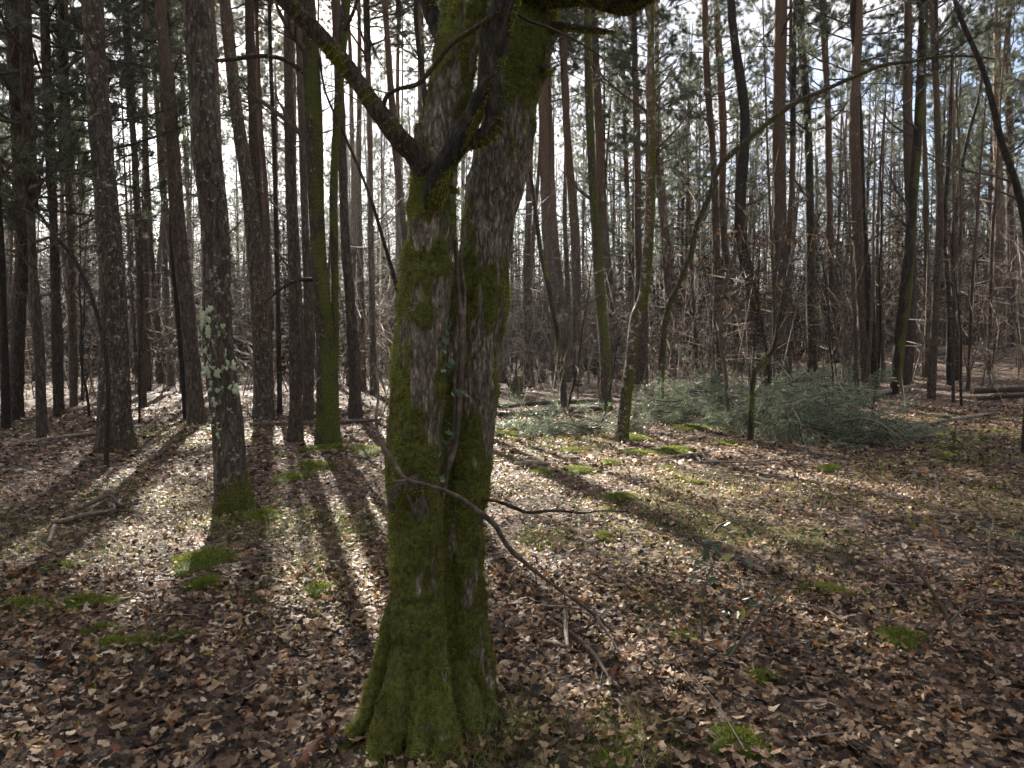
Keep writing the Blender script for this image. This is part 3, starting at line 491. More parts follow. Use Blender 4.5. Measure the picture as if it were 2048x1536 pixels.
T('oak_mid', (1624, 760), [(745, 1624, 21), (600, 1622, 20), (480, 1621, 17), (240, 1615, 14), (0, 1601, 13)], 'straight trunk with a thin sunlit mossy edge behind the brash', 17, moss=.55, bare=9, fur=1800)
T('pine', (1692, 738), [(720, 1690, 15), (600, 1668, 15), (480, 1660, 13), (200, 1656, 11), (0, 1643, 8)], 'slim reddish pine leaning left behind the brash', 20, 1, .5, 8)
T('pine', (1734, 778), [(765, 1734, 20), (600, 1723, 16), (500, 1718, 19), (240, 1709, 18), (0, 1718, 13)], 'grey-brown pine, left of the crossed pair of trunks', 20, 2, .5, 9)
T('dark', (1750, 778), [(765, 1750, 15), (600, 1739, 14), (480, 1730, 10), (240, 1720, 10), (0, 1704, 8)], 'dark trunk touching the grey-brown pine from the right', 15, bare=9, moss=.4)
T('oak_mid', (1791, 788), [(775, 1792, 21), (680, 1800, 20), (600, 1810, 22), (480, 1820, 18), (240, 1836, 16), (0, 1848, 16)], 'dark oak leaning right with a bright mossy edge', 16, moss=.75, bare=9, fur=3000, mat='dark')
T('pine', (1811, 772), [(760, 1811, 18), (600, 1822, 18), (480, 1822, 17), (240, 1816, 17), (0, 1817, 13)], 'pale brown pine crossing behind the leaning dark oak', 20, 5, .48, 9)
T('pine', (1862, 797), [(780, 1862, 14), (600, 1872, 13), (480, 1877, 12), (240, 1874, 11), (0, 1864, 11)], 'dark straight pine right of the leaning dark oak', 18, 2, .5, 9)
T('pine', (1850, 756), [(740, 1850, 13), (480, 1853, 9), (240, 1848, 8), (0, 1844, 7)], 'thin orange-barked pine behind the dark straight pine', 20, 5, .5, 5)
T('dark', (1898, 772), [(760, 1898, 10), (600, 1898, 9), (480, 1890, 8), (250, 1900, 7), (100, 1905, 5)], 'thin dark stem left of the right-hand bank', 11, bare=10)
T('dark', (1920, 752), [(740, 1916, 9), (600, 1905, 8), (462, 1908, 8), (375, 1917, 7), (265, 1938, 6), (175, 1960, 5)], 'thin pale stem leaning right over the bank', 11, bare=8)
T('dark', (2062, 600), [(560, 2062, 12), (437, 2048, 12), (359, 2028, 12), (281, 2004, 12), (219, 1987, 11), (156, 1969, 10), (81, 1944, 9), (34, 1922, 9), (0, 1912, 8)], 'dark oak stem leaning left in from the right edge', 6.8, bare=9, Yd=10.5)
T('pine', (1996, 700), [(690, 1996, 18), (600, 1996, 17), (450, 1999, 16), (200, 1994, 13)], 'straight dark pine on the right-hand bank, nearer the middle', 18, 5, .42, 8)
T('pine', (2021, 696), [(685, 2021, 17), (600, 2021, 15), (450, 2020, 14), (200, 2018, 12)], 'straight dark pine on the right-hand bank, beside the edge', 18, 0, .42, 8)
T('dark', (1500, 884), [(870, 1501, 12), (800, 1504, 11), (740, 1510, 9), (715, 1540, 8), (690, 1548, 7), (640, 1558, 5)], 'short mossy sapling with a crooked top beside the brash', 2.6, moss=.8, bare=3, fur=1600, name='sapling')
# lichen on the leaning pine
for k in range(120):
    if k < 70: y = U(620, 780); x = np.interp(y, [620, 700, 780], [420, 438, 452]) + rng.normal(0, 14)
    else: y = U(640, 1000); x = np.interp(y, [640, 1000], [428, 462]) + rng.normal(0, 10)
    p = at(x, y, c_B[1]); cx = np.interp(p[2], c_S[:, 2], c_S[:, 0]); r = np.interp(p[2], c_S[:, 2], c_S[:, 3]); dx = np.clip((p[0] - cx) / r, -.96, .96)
    nn = np.array([dx, -math.sqrt(1 - dx * dx), 0]); s = U(.014, .04) if k < 70 else U(.006, .018); n = 13; th = np.arange(n) * 6.283 / n
    rad = s * (1 + .4 * rng.normal(0, 1, n).clip(-1.4, 1.2)); tx = np.array([-nn[1], nn[0], 0]); q = np.array([cx, p[1], p[2]]) + nn * (r * 1.03 + .022)
    ring = q + tx * (rad * np.cos(th))[:, None] + np.array([0, 0, 1]) * (rad * 1.25 * np.sin(th))[:, None] - nn * (rad * np.cos(th))[:, None] ** 2 / (2 * r) + nn * rng.normal(0, .004, n)[:, None]
    inner = q + .55 * (ring - q) + nn * .006; b = MB(); i = np.arange(n); j = (i + 1) % n
    b.add(np.vstack([ring, inner, q + nn * .003, ring - nn * .014]), np.vstack([np.stack([i, j, n + j, n + i], -1), np.stack([2 * n + 1 + i, 2 * n + 1 + j, j, i], -1)]), np.stack([n + i, n + j, np.full(n, 2 * n)], -1), U(.2, 1))
    link('lichen', b.mesh('lichen', c_B), M['lichen'], c_root)
# ------------------------------------------------------------------ more of the wood: random pines, poles and saplings
SAP = []
for s in range(9):
    r = np.random.default_rng(70 + s); b, st_ = MB(), MB(); Hh = r.uniform(4, 7.5); P = wander(r, (0, 0, -.1), (r.normal(0, .12), r.normal(0, .12), 1), Hh, 16, .05, .03); st_.add(*tube(P, np.linspace(.012 + .0035 * Hh, .004, 17), 7))
    for k in range(22):
        i = r.integers(3, 16); dd = nrm(P[i + 1] - P[i]); twigs(b, r, P[i], dd * .5 + perp(r, dd) + (0, 0, .15), Hh * r.uniform(.12, .3) * (1.2 - i / 20), .012, 2, 5, .85, .16, .02, 4)
    SAP.append((st_.mesh('stem'), b.mesh('twigs')))
b = MB(); r = np.random.default_rng(3); POLE = []
for s in range(8):
    C = np.c_[wander(r, (0, 0, -.2), (r.normal(0, .03), r.normal(0, .03), 1), 18, 8, .025, .01), np.linspace(.12, .02, 9)]; me, S = trunk_mesh(C, 10, .35, .008, .2, (0, 0, 0), 300 + s); POLE.append((me, S))
used = [np.array(o.location[:2]) for o in bpy.data.objects if o.type == 'EMPTY']
def free(p, d): return all((p[0] - q[0]) ** 2 + (p[1] - q[1]) ** 2 > d * d for q in used)
SHADE = ((-11.4, 25.2), (-12.6, 25.0), (-9.8, 24.8), (-13.4, 40.0), (-15.4, 41.5), (-17.6, 40.5), (-14.2, 44.0), (-19.0, 43.0), (-3.6, 34.4), (-2.6, 36.6), (-1.2, 38.6), (-10.4, 26.4), (-7.6, 26.0), (-5.2, 25.2), (-12.6, 26.8), (-3.0, 26.6), (-1.9, 29.2), (-.6, 31.6), (.8, 33.8), (-6.2, 27.7), (-4.2, 28.0), (-9.0, 26.9), (-15.2, 31.2), (-16.8, 33.6), (-14.2, 29.4), (1.2, 29.6), (2.6, 32.4))  # added pines, placed so their crowns shade chosen patches of floor
for x, y in SHADE: used.append(np.array([x, y]))
npine = 0
def spine(x, y, label, group, zf, s=1.0, hs=1.1, cr_=None):
    k = rng.integers(0, 8); z = g1(x, y); root = tag(empty('pine_tree', (x, y, z), U(0, 6.28)), label, 'tree', group); S = POLE[k][1]
    o = link('trunk', POLE[k][0], M['pine'], root); o.scale = (s * 1.1, s * 1.1, hs); zb = 18 * hs * zf; q = np.array([np.interp(zb / hs, S[:, 2], S[:, c]) for c in range(2)]) * s * 1.1; cr_ = rng.integers(0, 3) if cr_ is None else cr_
    for nm, me_, mt in (('crown', CROWN[cr_][0], M['needle']), ('limbs', CROWN[cr_][1], M['pine'])):
        o = link(nm, me_, mt, root, (q[0], q[1], zb)); o.rotation_euler[2] = U(0, 6.28); zz = (18 * hs - zb) / CH[cr_]; o.scale = (1.15, 1.15, zz)
for x, y in SHADE: spine(x, y, 'tall high-crowned pine added to shade the forest floor', 'high-crowned pines below the sun', .70, cr_=6)
while npine < 95:
    y = 62 * math.sqrt(U(.15, 1)); x = U(-.85, .85) * y
    if not free((x, y), 1.1 + y * .012) or (-.40 < x / y < -.27 and y < 50): continue
    used.append(np.array([x, y])); npine += 1; k = rng.integers(0, 8); s = U(.75, 1.15); z = g1(x, y); hs = U(.9, 1.12)
    root = tag(empty('pine_tree', (x, y, z), U(0, 6.28)), 'slim straight pine deep in the wood behind the nearer trunks', 'tree', 'background pines deep in the wood')
    o = link('trunk', POLE[k][0], M['pine'], root); o.scale = (s * 1.1, s * 1.1, hs); S = POLE[k][1]; lane = sunlane(x, y)
    cr_ = rng.integers(0, 6); zb = 18 * hs * U(.34, .55); lane = sunlane(x, y, zb, 18 * hs); q = np.array([np.interp(zb / hs, S[:, 2], S[:, c]) for c in range(2)]) * s * 1.1
    if not lane:
        for nm, me_, mt in (('crown', CROWN[cr_][0], M['needle']), ('limbs', CROWN[cr_][1], M['pine'])):
            o = link(nm, me_, mt, root, (q[0], q[1], zb)); o.rotation_euler[2] = U(0, 6.28); zz = (18 * hs - zb) / CH[cr_]; o.scale = (min(zz, 1.1),) * 2 + (zz,)
    for j in range(8 if y < 40 else 4):
        zz = U(3, zb); o = link('branch', DEAD[rng.integers(1, 6)], M['twig'], root, (np.interp(zz, S[:, 2], S[:, 0]) * s, np.interp(zz, S[:, 2], S[:, 1]) * s, zz)); o.rotation_euler = (U(-.5, .5), 0, U(0, 6.28))
for k in range(150):
    y = 58 * math.sqrt(U(.06, 1)); x = U(-.85, .85) * y if k % 2 else U(.25, .85) * y
    if not free((x, y), .8) or (-.40 < x / y < -.27 and k % 3): continue
    used.append(np.array([x, y])); root = tag(empty('pole_tree', (x, y, g1(x, y)), U(0, 6.28)), 'bare thin pole stem in the background thicket', 'tree', 'bare poles in the background thicket')
    m = rng.integers(0, 8); o = link('trunk', POLE[m][0], M['dark'] if k % 3 else M['pine'], root); s = U(.3, .62); o.scale = (s, s, U(.5, .85)); o.rotation_euler = (rng.normal(0, .03), rng.normal(0, .03), 0)
    o = link('crown', SAP[rng.integers(0, 9)][1], M['twig'], root, (0, 0, U(2.5, 5))); o.scale = (.9, .9, 1.3)
for k in range(105):
    y = 12 + 28 * U(0, 1) ** 1.2; x = U(-.8, .8) * y
    if abs(x) < .55 * y and y < 13: continue
    if not free((x, y), .7): continue
    used.append(np.array([x, y])); root = tag(empty('sapling', (x, y, g1(x, y)), U(0, 6.28)), 'bare twiggy sapling in the undergrowth between the trunks', 'tree', 'bare saplings in the undergrowth')
    v = SAP[rng.integers(0, 9)]; s = U(.45, .95); root.scale = (s,) * 3; root.rotation_euler[0] = rng.normal(0, .08)
    link('stem', v[0], M['dark'], root); link('twigs', v[1], M['twig'], root)
# low twiggy undergrowth: bare brush at the foot of the wood
brush = MB(); r = np.random.default_rng(9)
def spikes(mb, r, P, d, L, wid):
    n = len(P); s1 = nrm(np.cross(d, r.normal(0, 1, (n, 3)))); s2 = np.cross(d, s1); L = L[:, None]; w = wid[:, None]; bend = r.normal(0, .10, (n, 3)) * L
    V = np.stack([P - s1 * w, P + s1 * w * .5 + s2 * w * .87, P + s1 * w * .5 - s2 * w * .87, P + d * L + bend], 1).reshape(-1, 3); i = np.arange(n)[:, None] * 4
    mb.add(V, None, np.concatenate([i + [[0, 1, 3]], i + [[1, 2, 3]], i + [[2, 0, 3]]]), np.repeat(r.random(n), 4))
def bushes(mb, r, x, y, h, nt, wid, fine=False):
    n = len(x); B0 = np.stack([x, y, G(x, y)], -1); d0 = nrm(np.stack([r.normal(0, .22, n), r.normal(0, .22, n), np.ones(n)], -1)); spikes(mb, r, B0, d0, h, wid)
    k = np.repeat(np.arange(n), nt); t = r.uniform(.12, .95, len(k)); q = B0[k] + d0[k] * (h[k] * t)[:, None]; d = nrm(r.normal(0, 1, (len(k), 3)) * (1, 1, .35) + (0, 0, .35))
    if fine:
        s1 = nrm(np.cross(d, r.normal(0, 1, q.shape))) * wid[k][:, None] * .6; mb.add(np.stack([q - s1, q + s1, q + d * (h[k] * r.uniform(.12, .4, len(k)) * (1.15 - t))[:, None]], 1).reshape(-1, 3), None, np.arange(3 * len(k)).reshape(-1, 3), np.repeat(r.random(len(k)), 3)); return
    spikes(mb, r, q, d, h[k] * r.uniform(.12, .4, len(k)) * (1.15 - t), wid[k] * .5)
n = 900; y = 12 + 34 * r.random(n) ** .8; x = r.uniform(-.8, .8, n) * y; c = fbm(np.stack([x * .15, y * .15, 0 * x], -1), 2) > -.25; x, y = x[c], y[c]; bushes(brush, r, x, y, r.uniform(.4, 1.8, len(x)), 14, r.uniform(.006, .012, len(x)))
n = 760; y = 21 + 34 * r.random(n); x = r.uniform(-.8, .8, n) * y; bushes(brush, r, x, y, r.uniform(2.5, 8.5, n), 34, r.uniform(.014, .030, n))
tag(link('undergrowth', brush.mesh('undergrowth'), M['twig']), 'low bare brush on the forest floor between the trunks', 'undergrowth', kind='stuff')
# the wood beyond, all round the clearing
far = MB(); fn_ = MB(); r = np.random.default_rng(21)
n = 4600; y = r.uniform(38, 105, n); x = r.uniform(-.9, .9, n) * y; bushes(far, r, x, y, r.uniform(4, 13, n), 26, r.uniform(.03, .075, n), True)
for k in range(720):
    if k < 520: y = r.uniform(56, 130); x = r.uniform(-.95, .95) * y
    else: a = r.uniform(.30 * math.pi, 1.70 * math.pi); d = 8 + 46 * r.random() ** 1.2; x = math.sin(a) * d; y = math.cos(a) * d
    if k >= 520 and ((abs(math.atan2(x, max(y, .01))) < .75 and y > 0) or sunlane(x, y, 5, 20)): continue
    z = g1(x, y); Hh = r.uniform(13, 21); tx, ty = r.normal(0, .4, 2); rad = r.uniform(.06, .2)
    far.add(*tube(np.array([[x, y, z - .2], [x + tx * .5, y + ty * .5, z + Hh * .5], [x + tx, y + ty, z + Hh]]), [rad, rad * .8, .03], 6, False))
    if r.random() < .85:
        n = 270 if k < 520 else 400; h = Hh * (r.uniform(.32, .55) + .65 * r.random(n) ** .9 * .75); h = np.minimum(h, Hh); ang = r.uniform(0, 6.28, n); q = (1 - h / Hh * .7) * 2.6 * np.sqrt(r.random(n)); P = np.stack([x + tx * h / Hh + q * np.cos(ang), y + ty * h / Hh + q * np.sin(ang), z + h], -1)
        d = nrm(r.normal(0, 1, (n, 3)) + np.stack([np.cos(ang), np.sin(ang), np.full(n, .4)], -1)); s = nrm(np.cross(d, r.normal(0, 1, (n, 3)))) * .05
        fn_.add(np.stack([P - s, P + s, P + d * .42], 1).reshape(-1, 3), None, np.arange(n * 3).reshape(-1, 3), np.repeat(r.random(n), 3))
fo = tag(link('far_wood', far.mesh('far_wood'), M['dark']), 'distant mass of trunks and pine crowns closing the view', 'wood', kind='stuff')
link('far_foliage', fn_.mesh('far_foliage'), M['needle'], fo)['kind'] = 'stuff'
# ------------------------------------------------------------------ leaf litter
def leaf_shape(k):
    """oak leaf: lobed outline along a midrib; k pairs of side points"""
    t = np.linspace(0, 1, k + 2)[1:-1]; w = .30 * np.sin(np.pi * t ** .8) * (1 + .34 * np.where(np.arange(k) % 2, -1, 1)); w = np.maximum(w, .05)
    mid = np.c_[np.zeros(k + 2), np.linspace(-.5, .5, k + 2), np.zeros(k + 2)]; lf = np.c_[-w, t - .5, np.zeros(k)]; rt = np.c_[w, t - .5, np.zeros(k)]
    V = np.vstack([mid, lf, rt]); m = k + 2; Tq = []; Qq = []
    for i in range(k - 1): Qq += [[1 + i, 2 + i, m + 1 + i, m + i], [2 + i, 1 + i, m + k + i, m + k + 1 + i]]
    Tq += [[0, 1, m], [1, 0, m + k], [k, k + 1, m + k - 1], [k + 1, k, m + 2 * k - 1]]
    return V, np.array(Qq, int).reshape(-1, 4), np.array(Tq)
def leaves(mb, r, x, y, size, k, z0, tilt):
    V, Q, Tt = leaf_shape(k); n = len(x); m = len(V); P = np.repeat(V[None], n, 0) * size[:, None, None]; P[..., 0] *= r.uniform(.55, 1.15, (n, 1))
    cu, cv, tw = r.normal(.2, 1.8, n), r.normal(.3, 1.8, n), r.normal(0, 2.6, n); u = P[..., 0] / size[:, None]; v = P[..., 1] / size[:, None]
    P[..., 2] = size[:, None] * (cu[:, None] * u * u * .9 + cv[:, None] * v * v * .28 + tw[:, None] * u * v * .35 + r.normal(0, .045, (n, m)))
    a, b = r.normal(0, tilt, n), r.normal(0, tilt, n); c = r.uniform(0, 6.283, n)
    def rot(P, i, j, t): p, q = P[..., i].copy(), P[..., j].copy(); P[..., i] = p * np.cos(t)[:, None] - q * np.sin(t)[:, None]; P[..., j] = p * np.sin(t)[:, None] + q * np.cos(t)[:, None]
    rot(P, 1, 2, a); rot(P, 0, 2, b); rot(P, 0, 1, c)
    P += np.stack([x, y, G(x, y) + z0], -1)[:, None]; i = np.arange(n)[:, None, None] * m
    mb.add(P.reshape(-1, 3), (Q[None] + i).reshape(-1, 4), (Tt[None] + i).reshape(-1, 3), np.repeat(r.random(n), m))
def wedge(r, n, y0, y1, m=1.2):
    y = np.sqrt(r.uniform(y0 ** 2, y1 ** 2, n)); x = r.uniform(-1, 1, n) * (.78 * y + m); return x, y
lit = MB(); r = np.random.default_rng(31)
for n, y0, y1, k, s0, s1, tl in ((32000, 1.0, 5, 3, .020, .070, .32), (20000, 5, 8.5, 3, .026, .072, .27), (42000, 8.5, 18, 1, .05, .10, .24), (20000, 18, 42, 1, .08, .13, .25)):
    x, y = wedge(r, n, y0, y1); keep = fbm(np.stack([x * .9, y * .9, 0 * x + 4], -1), 2) > r.uniform(-1.3, -.35, n); x, y = x[keep], y[keep]
    leaves(lit, r, x, y, r.uniform(s0, s1, len(x)), k, r.uniform(.0, .035, len(x)), tl)
tag(link('leaf_litter', lit.mesh('leaf_litter', smooth=False), M['litter']), 'layer of dry brown oak leaves covering the forest floor', 'leaf litter', kind='stuff')
# single leaves lying on top, nearest the viewer
LV = {}
for nm, a in (('pale tan', .72), ('grey-brown', .42), ('dark brown', .16), ('rusty orange', .955)):
    LV[nm] = []
    for s in range(4):
        b = MB(); rr = np.random.default_rng(int(a * 100) + s); V, Q, Tt = leaf_shape(7); V = V.copy(); V[:, 2] = rr.normal(0, 1.4) * V[:, 0] ** 2 + rr.normal(.6, .6) * V[:, 1] ** 2 * .5 + rr.normal(0, .02, len(V)) + rr.normal(0, 1.0) * V[:, 0] * V[:, 1]; b.add(V, Q, Tt, a); LV[nm].append(b.mesh('fallen_leaf', smooth=False))
for k in range(270):
    px_, py_ = (U(0, 2048), 1130 + 400 * math.sqrt(U(0, 1)))
    if 720 < px_ < 1000 and py_ > 1300: continue
    p = base_at(px_, py_); nm = ('pale tan', 'grey-brown', 'pale tan', 'dark brown', 'grey-brown', 'pale tan', 'grey-brown', 'rusty orange')[k % 8 if k % 16 != 7 else 0]
    o = link('fallen_leaf', LV[nm][rng.integers(0, 4)], M['litter'], None, p + (0, 0, .035)); s = U(.04, .07); o.scale = (s * U(.65, 1.1), s, s); o.rotation_euler = (rng.normal(0, .35), rng.normal(0, .35), U(0, 6.28))
    tag(o, {'pale tan': 'curled pale tan oak leaf on the near forest floor', 'grey-brown': 'flat grey-brown oak leaf on the near forest floor', 'dark brown': 'dark brown oak leaf on the near forest floor', 'rusty orange': 'rusty orange oak leaf on the near forest floor'}[nm], 'leaf', 'single oak leaves on the near forest floor')
# moss cushions
CUS = []
for s in range(5):
    rr = np.random.default_rng(500 + s); nu, nw = 26, 9; th = np.arange(nu) * 6.283 / nu; ph = np.linspace(0, 1, nw); lob = 1 + .75 * fbm(np.stack([np.cos(th) * 2.2 + s * 5, np.sin(th) * 2.2, 0 * th], -1), 2)
    Rr = (1 - ph)[:, None] * lob[None]; zz = .42 * np.sqrt(np.clip(1 - (1 - ph) ** 2.2, 0, 1))[:, None] * np.ones(nu)[None]
    V = np.stack([Rr * np.cos(th), Rr * np.sin(th), zz], -1).reshape(-1, 3); V[:, 2] *= 1 + .35 * fbm(V * 3 + s * 7, 2); V[:, 2] -= .06
    i = np.arange(nw - 1)[:, None] * nu; j = np.arange(nu)[None]; k = (j + 1) % nu; b = MB(); b.add(V, np.stack([i + j, i + k, i + nu + k, i + nu + j], -1).reshape(-1, 4), None, .2)
    me0 = b.mesh('t'); Nn = np.empty(len(V) * 3, np.float32); me0.vertex_normals.foreach_get('vector', Nn); Nn = Nn.reshape(-1, 3).astype(float)
    jit = V[rr.integers(0, len(V), 6000)] + rr.normal(0, .13, (6000, 3)) * (1, 1, .15); NN = nrm(Nn[rr.integers(0, 1, 6000)] * 0 + jit * (.8, .8, .4) + (0, 0, .9))
    strands(b, rr, jit, NN, np.ones(6000), 3200, .16, .009, .5, 0, .25); CUS.append(b.mesh('moss_cushion'))
for k, (x, y, w, lb) in enumerate(((1350, 905, 70, 'bright green moss hummock in the sun below the brash'), (1275, 910, 48, 'small yellow-green moss hummock beside the bright one'), (1265, 878, 60, 'flat dark moss patch at the kinked oak foot'), (1385, 858, 90, 'long moss patch in front of the green brash'), (1455, 890, 40, 'moss clump touching the short mossy sapling'),
        (1080, 950, 40, 'round dark green moss clump right of the oak'), (1155, 945, 60, 'elongated green moss strip on sunlit litter'), (1218, 928, 36, 'thin pale moss tuft near a broken stick'), (1145, 905, 50, 'pale yellow moss patch in the sunny strip'), (1335, 940, 30, 'small moss tuft below the bright hummock'), (1355, 962, 26, 'round golden moss ball on sunlit litter'), (1396, 968, 26, 'second golden moss ball beside the round one'),
        (1235, 1000, 56, 'grassy moss mound mid-way on the sunny floor'), (1208, 1080, 36, 'small moss dome in the leaf litter'), (1015, 872, 34, 'little moss clump tight behind the right oak stem'), (1660, 942, 40, 'lone moss dome on the shaded right floor'), (1795, 1285, 80, 'large shaded moss cushion by the forked seedling'), (1655, 1185, 60, 'flat dark moss cushion on the right floor'),
        (1520, 1360, 56, 'moss cushion topped with grass in right foreground'), (1365, 1275, 40, 'moss clump beside the bramble stem'), (1470, 1490, 80, 'deep green moss cushion at the lower edge'), (1225, 1520, 70, 'green moss tuft at the lower edge near the oak'), (400, 1130, 100, 'broad dark moss bed in the leaning pine shadow'), (410, 1175, 70, 'lower end of the dark moss bed in shadow'),
        (215, 1208, 50, 'half-lit moss dome on the left floor'), (165, 1210, 60, 'dark moss dome beside the half-lit one'), (285, 1285, 60, 'bright moss ridge at the edge of the shade'), (345, 1278, 44, 'sunlit end of the bright moss ridge'), (225, 1295, 60, 'brownish moss lump left of the bright ridge'), (40, 1218, 70, 'pale yellowish moss mat at the left edge'), (200, 1262, 46, 'small dark moss clump above the brownish lump'),
        (640, 1185, 60, 'moss and grass clump left of the oak'), (580, 960, 60, 'dim moss patch below the slender pine'), (730, 905, 90, 'green moss apron behind the oak on its left'), (660, 898, 80, 'moss skirt around the forked oak foot'), (530, 1035, 60, 'moss at the foot of the leaning pine'), (625, 938, 50, 'sunlit yellow moss patch left of the oak'), (125, 1140, 46, 'little moss cushions on the left sunny strip'), (470, 985, 46, 'moss collar behind the leaning pine foot'))):
    p = base_at(x, y); Yp = p[1]; s = w / 2 / F * Yp * 1.3
    o = tag(link('moss_cushion', CUS[k % 5], M['cushion'], None, p), lb, 'moss', 'moss cushions on the forest floor'); o.scale = (s, s * U(.8, 1.3), min(s * .8, .14) * U(.8, 1.2)); o.rotation_euler[2] = U(0, 6.28)
# low moss carpet and grass
car = MB(); r = np.random.default_rng(77)
def blades(mb, r, x, y, L, wid, lean, a0, a1):
    n = len(x); P = np.stack([x, y, G(x, y)], -1); d = nrm(np.stack([r.normal(0, lean, n), r.normal(0, lean, n), np.ones(n)], -1)); s = nrm(np.cross(d, r.normal(0, 1, (n, 3)))) * wid
    L = (L * r.uniform(.5, 1.3, n))[:, None]; b = d * np.array([1, 1, .35]); V = np.stack([P - s, P + s, P + d * L * .55 + s * .7, P + d * L * .55 - s * .7, P + d * L * .55 + nrm(b) * L * .5], 1)
    i = np.arange(n)[:, None] * 5; mb.add(V.reshape(-1, 3), i + np.array([[0, 1, 2, 3]]), i + np.array([[3, 2, 4]]), np.repeat(r.uniform(a0, a1, n), 5))
for x, y, w, n in ((600, 1060, 110, 900), (700, 1070, 90, 800), (620, 1140, 100, 700), (640, 940, 60, 500), (1090, 1080, 60, 600), (1440, 1050, 130, 1200), (1560, 1080, 120, 900), (1650, 1090, 90, 500), (1050, 920, 120, 700), (1200, 930, 200, 900), (110, 1060, 140, 600), (250, 1090, 160, 700), (500, 1060, 80, 500), (1320, 1220, 90, 500), (980, 1480, 130, 700), (860, 1500, 120, 600), (460, 1045, 50, 500), (1250, 1510, 120, 500), (1330, 1000, 200, 800), (60, 1230, 100, 400), (1010, 900, 90, 500)):
    c_ = base_at(x, y); s = w / F * c_[1]; blades(car, r, c_[0] + r.normal(0, s * .55, n), c_[1] + r.normal(0, s * .8, n), .055 if y < 1300 else .09, .0012 + .0004 * c_[1] / 3, .5, 0, .75)
mc_ = MB(); n = 90000; x, y = wedge(r, n, 2.2, 16); f_ = fbm(np.stack([x * .9, y * .9, 0 * x + 33], -1), 3) + .25 * np.exp(-((y - 7) / 3.5) ** 2); k_ = f_ > .20 + .16 * r.random(n); x, y = x[k_], y[k_]; n = len(x)
P = np.stack([x, y, G(x, y) + .012], -1); d = nrm(r.normal(0, .7, (n, 3)) + (0, 0, 1)); s_ = nrm(np.cross(d, r.normal(0, 1, (n, 3)))) * (.0022 + .0005 * y)[:, None]; mc_.add(np.stack([P - s_, P + s_, P + d * r.uniform(.02, .05, (n, 1))], 1).reshape(-1, 3), None, np.arange(n * 3).reshape(-1, 3), np.repeat(r.random(n), 3))
tag(link('moss_carpet', mc_.mesh('moss_carpet'), M['cushion']), 'thin yellow-green moss spread between the fallen leaves', 'moss', kind='stuff')
x, y = wedge(r, 5000, 1.5, 14); k_ = fbm(np.stack([x * .8, y * .8, 0 * x + 2], -1), 2) > 0; blades(car, r, x[k_], y[k_], .08, .0012, .9, .5, 1)
tag(link('grass', car.mesh('grass'), M['grass']), 'thin green and straw-coloured grass among the leaves', 'grass', kind='stuff')
tw = MB(); x, y = wedge(r, 1500, 1.2, 16)
for a, b_ in zip(x, y):
    th = r.uniform(0, 6.28); L = r.uniform(.08, .4); P = wander(r, (a, b_, g1(a, b_) + .03), (math.cos(th), math.sin(th), r.normal(.05, .15)), L, 4, .14); tw.add(*tube(P, np.linspace(.0025, .0012, 5) * r.uniform(.6, 1.8), 4, False), a=r.random())
tag(link('litter_twigs', tw.mesh('litter_twigs'), M['stick']), 'scattered thin dead twigs lying in the leaf litter', 'twigs', kind='stuff')
# ------------------------------------------------------------------ fallen sticks and logs
def stick(L, label, lift=.02, name='fallen_branch', mt='stick', side=0, cat='branch', zs=None):
    P = []
    for i, (x, y, w) in enumerate(L):
        p = base_at(x, y); p[2] += lift if zs is None else zs[i]; P.append([*p, w / 2 / F * p[1]])
    root = tag(empty(name, P[0][:3]), label, cat); S = spline(np.array(P), 30); b = MB()
    b.add(*tube(S[:, :3], S[:, 3][:, None] * (1 + .25 * fbm(np.c_[np.arange(240) * .21, np.tile(np.arange(8), 30), np.zeros(240)], 2).reshape(30, 8)), 8), a=U(.2, .8)); link('stem', b.mesh('stem', P[0][:3]), M[mt], root)
    for k in range(side):
        i = rng.integers(6, 28); b = MB(); dd = nrm(S[i + 1, :3] - S[i, :3]); twigs(b, rng, S[i, :3], dd + perp(rng, dd) * .8 + (0, 0, .15), U(.15, .4), S[i, 3] * .6, 1, 3, .8, .2, -.03); link('twig', b.mesh('twig', P[0][:3]), M[mt], root)
    return root
stick([(98, 1092, 8), (105, 1070, 9), (110, 1055, 10)], 'short pale stick end on the left sunny floor')
stick([(105, 1056, 10), (140, 1048, 11), (180, 1040, 9), (235, 1030, 7)], 'pale broken stick in the sun on the left floor', .04, side=2)
stick([(155, 1040, 9), (190, 1025, 9), (215, 1015, 7), (245, 1035, 5)], 'dark crossed stick resting over the pale broken one', .10, side=2)
stick([(20, 895, 7), (120, 880, 8), (200, 870, 8), (280, 858, 7)], 'long pale pole lying behind the thick pine', .04)
stick([(500, 855, 9), (600, 852, 9), (700, 850, 8), (760, 846, 6)], 'dark fallen pole behind the forked oak', .05)
stick([(560, 842, 7), (650, 836, 8), (740, 826, 7)], 'second fallen pole further behind the forked oak', .05)
stick([(985, 836, 10), (1080, 832, 12), (1150, 828, 12), (1220, 822, 9)], 'mossy log lying between oak and slanting trunk', .06, 'fallen_log', 'oak_mid', cat='log')
stick([(990, 818, 8), (1100, 810, 9), (1200, 806, 8)], 'thinner mossy log behind the first one', .05, 'fallen_log', 'oak_mid', cat='log')
stick([(1030, 932, 9), (1060, 931, 10), (1098, 932, 8)], 'short dark log stub on the sunny floor', .03)
stick([(1130, 921, 5), (1160, 920, 6)], 'tiny dark stick on the sunny strip', .02)
stick([(1310, 925, 4), (1360, 918, 5), (1420, 912, 4)], 'thin pale stick beside the bright moss hummock', .04)
stick([(1380, 912, 8), (1395, 922, 7), (1402, 930, 5)], 'short thick stick slanting below the hummock', .04)
stick([(1400, 928, 5), (1480, 929, 5), (1560, 925, 4)], 'long thin dark stick below the short sapling', .03)
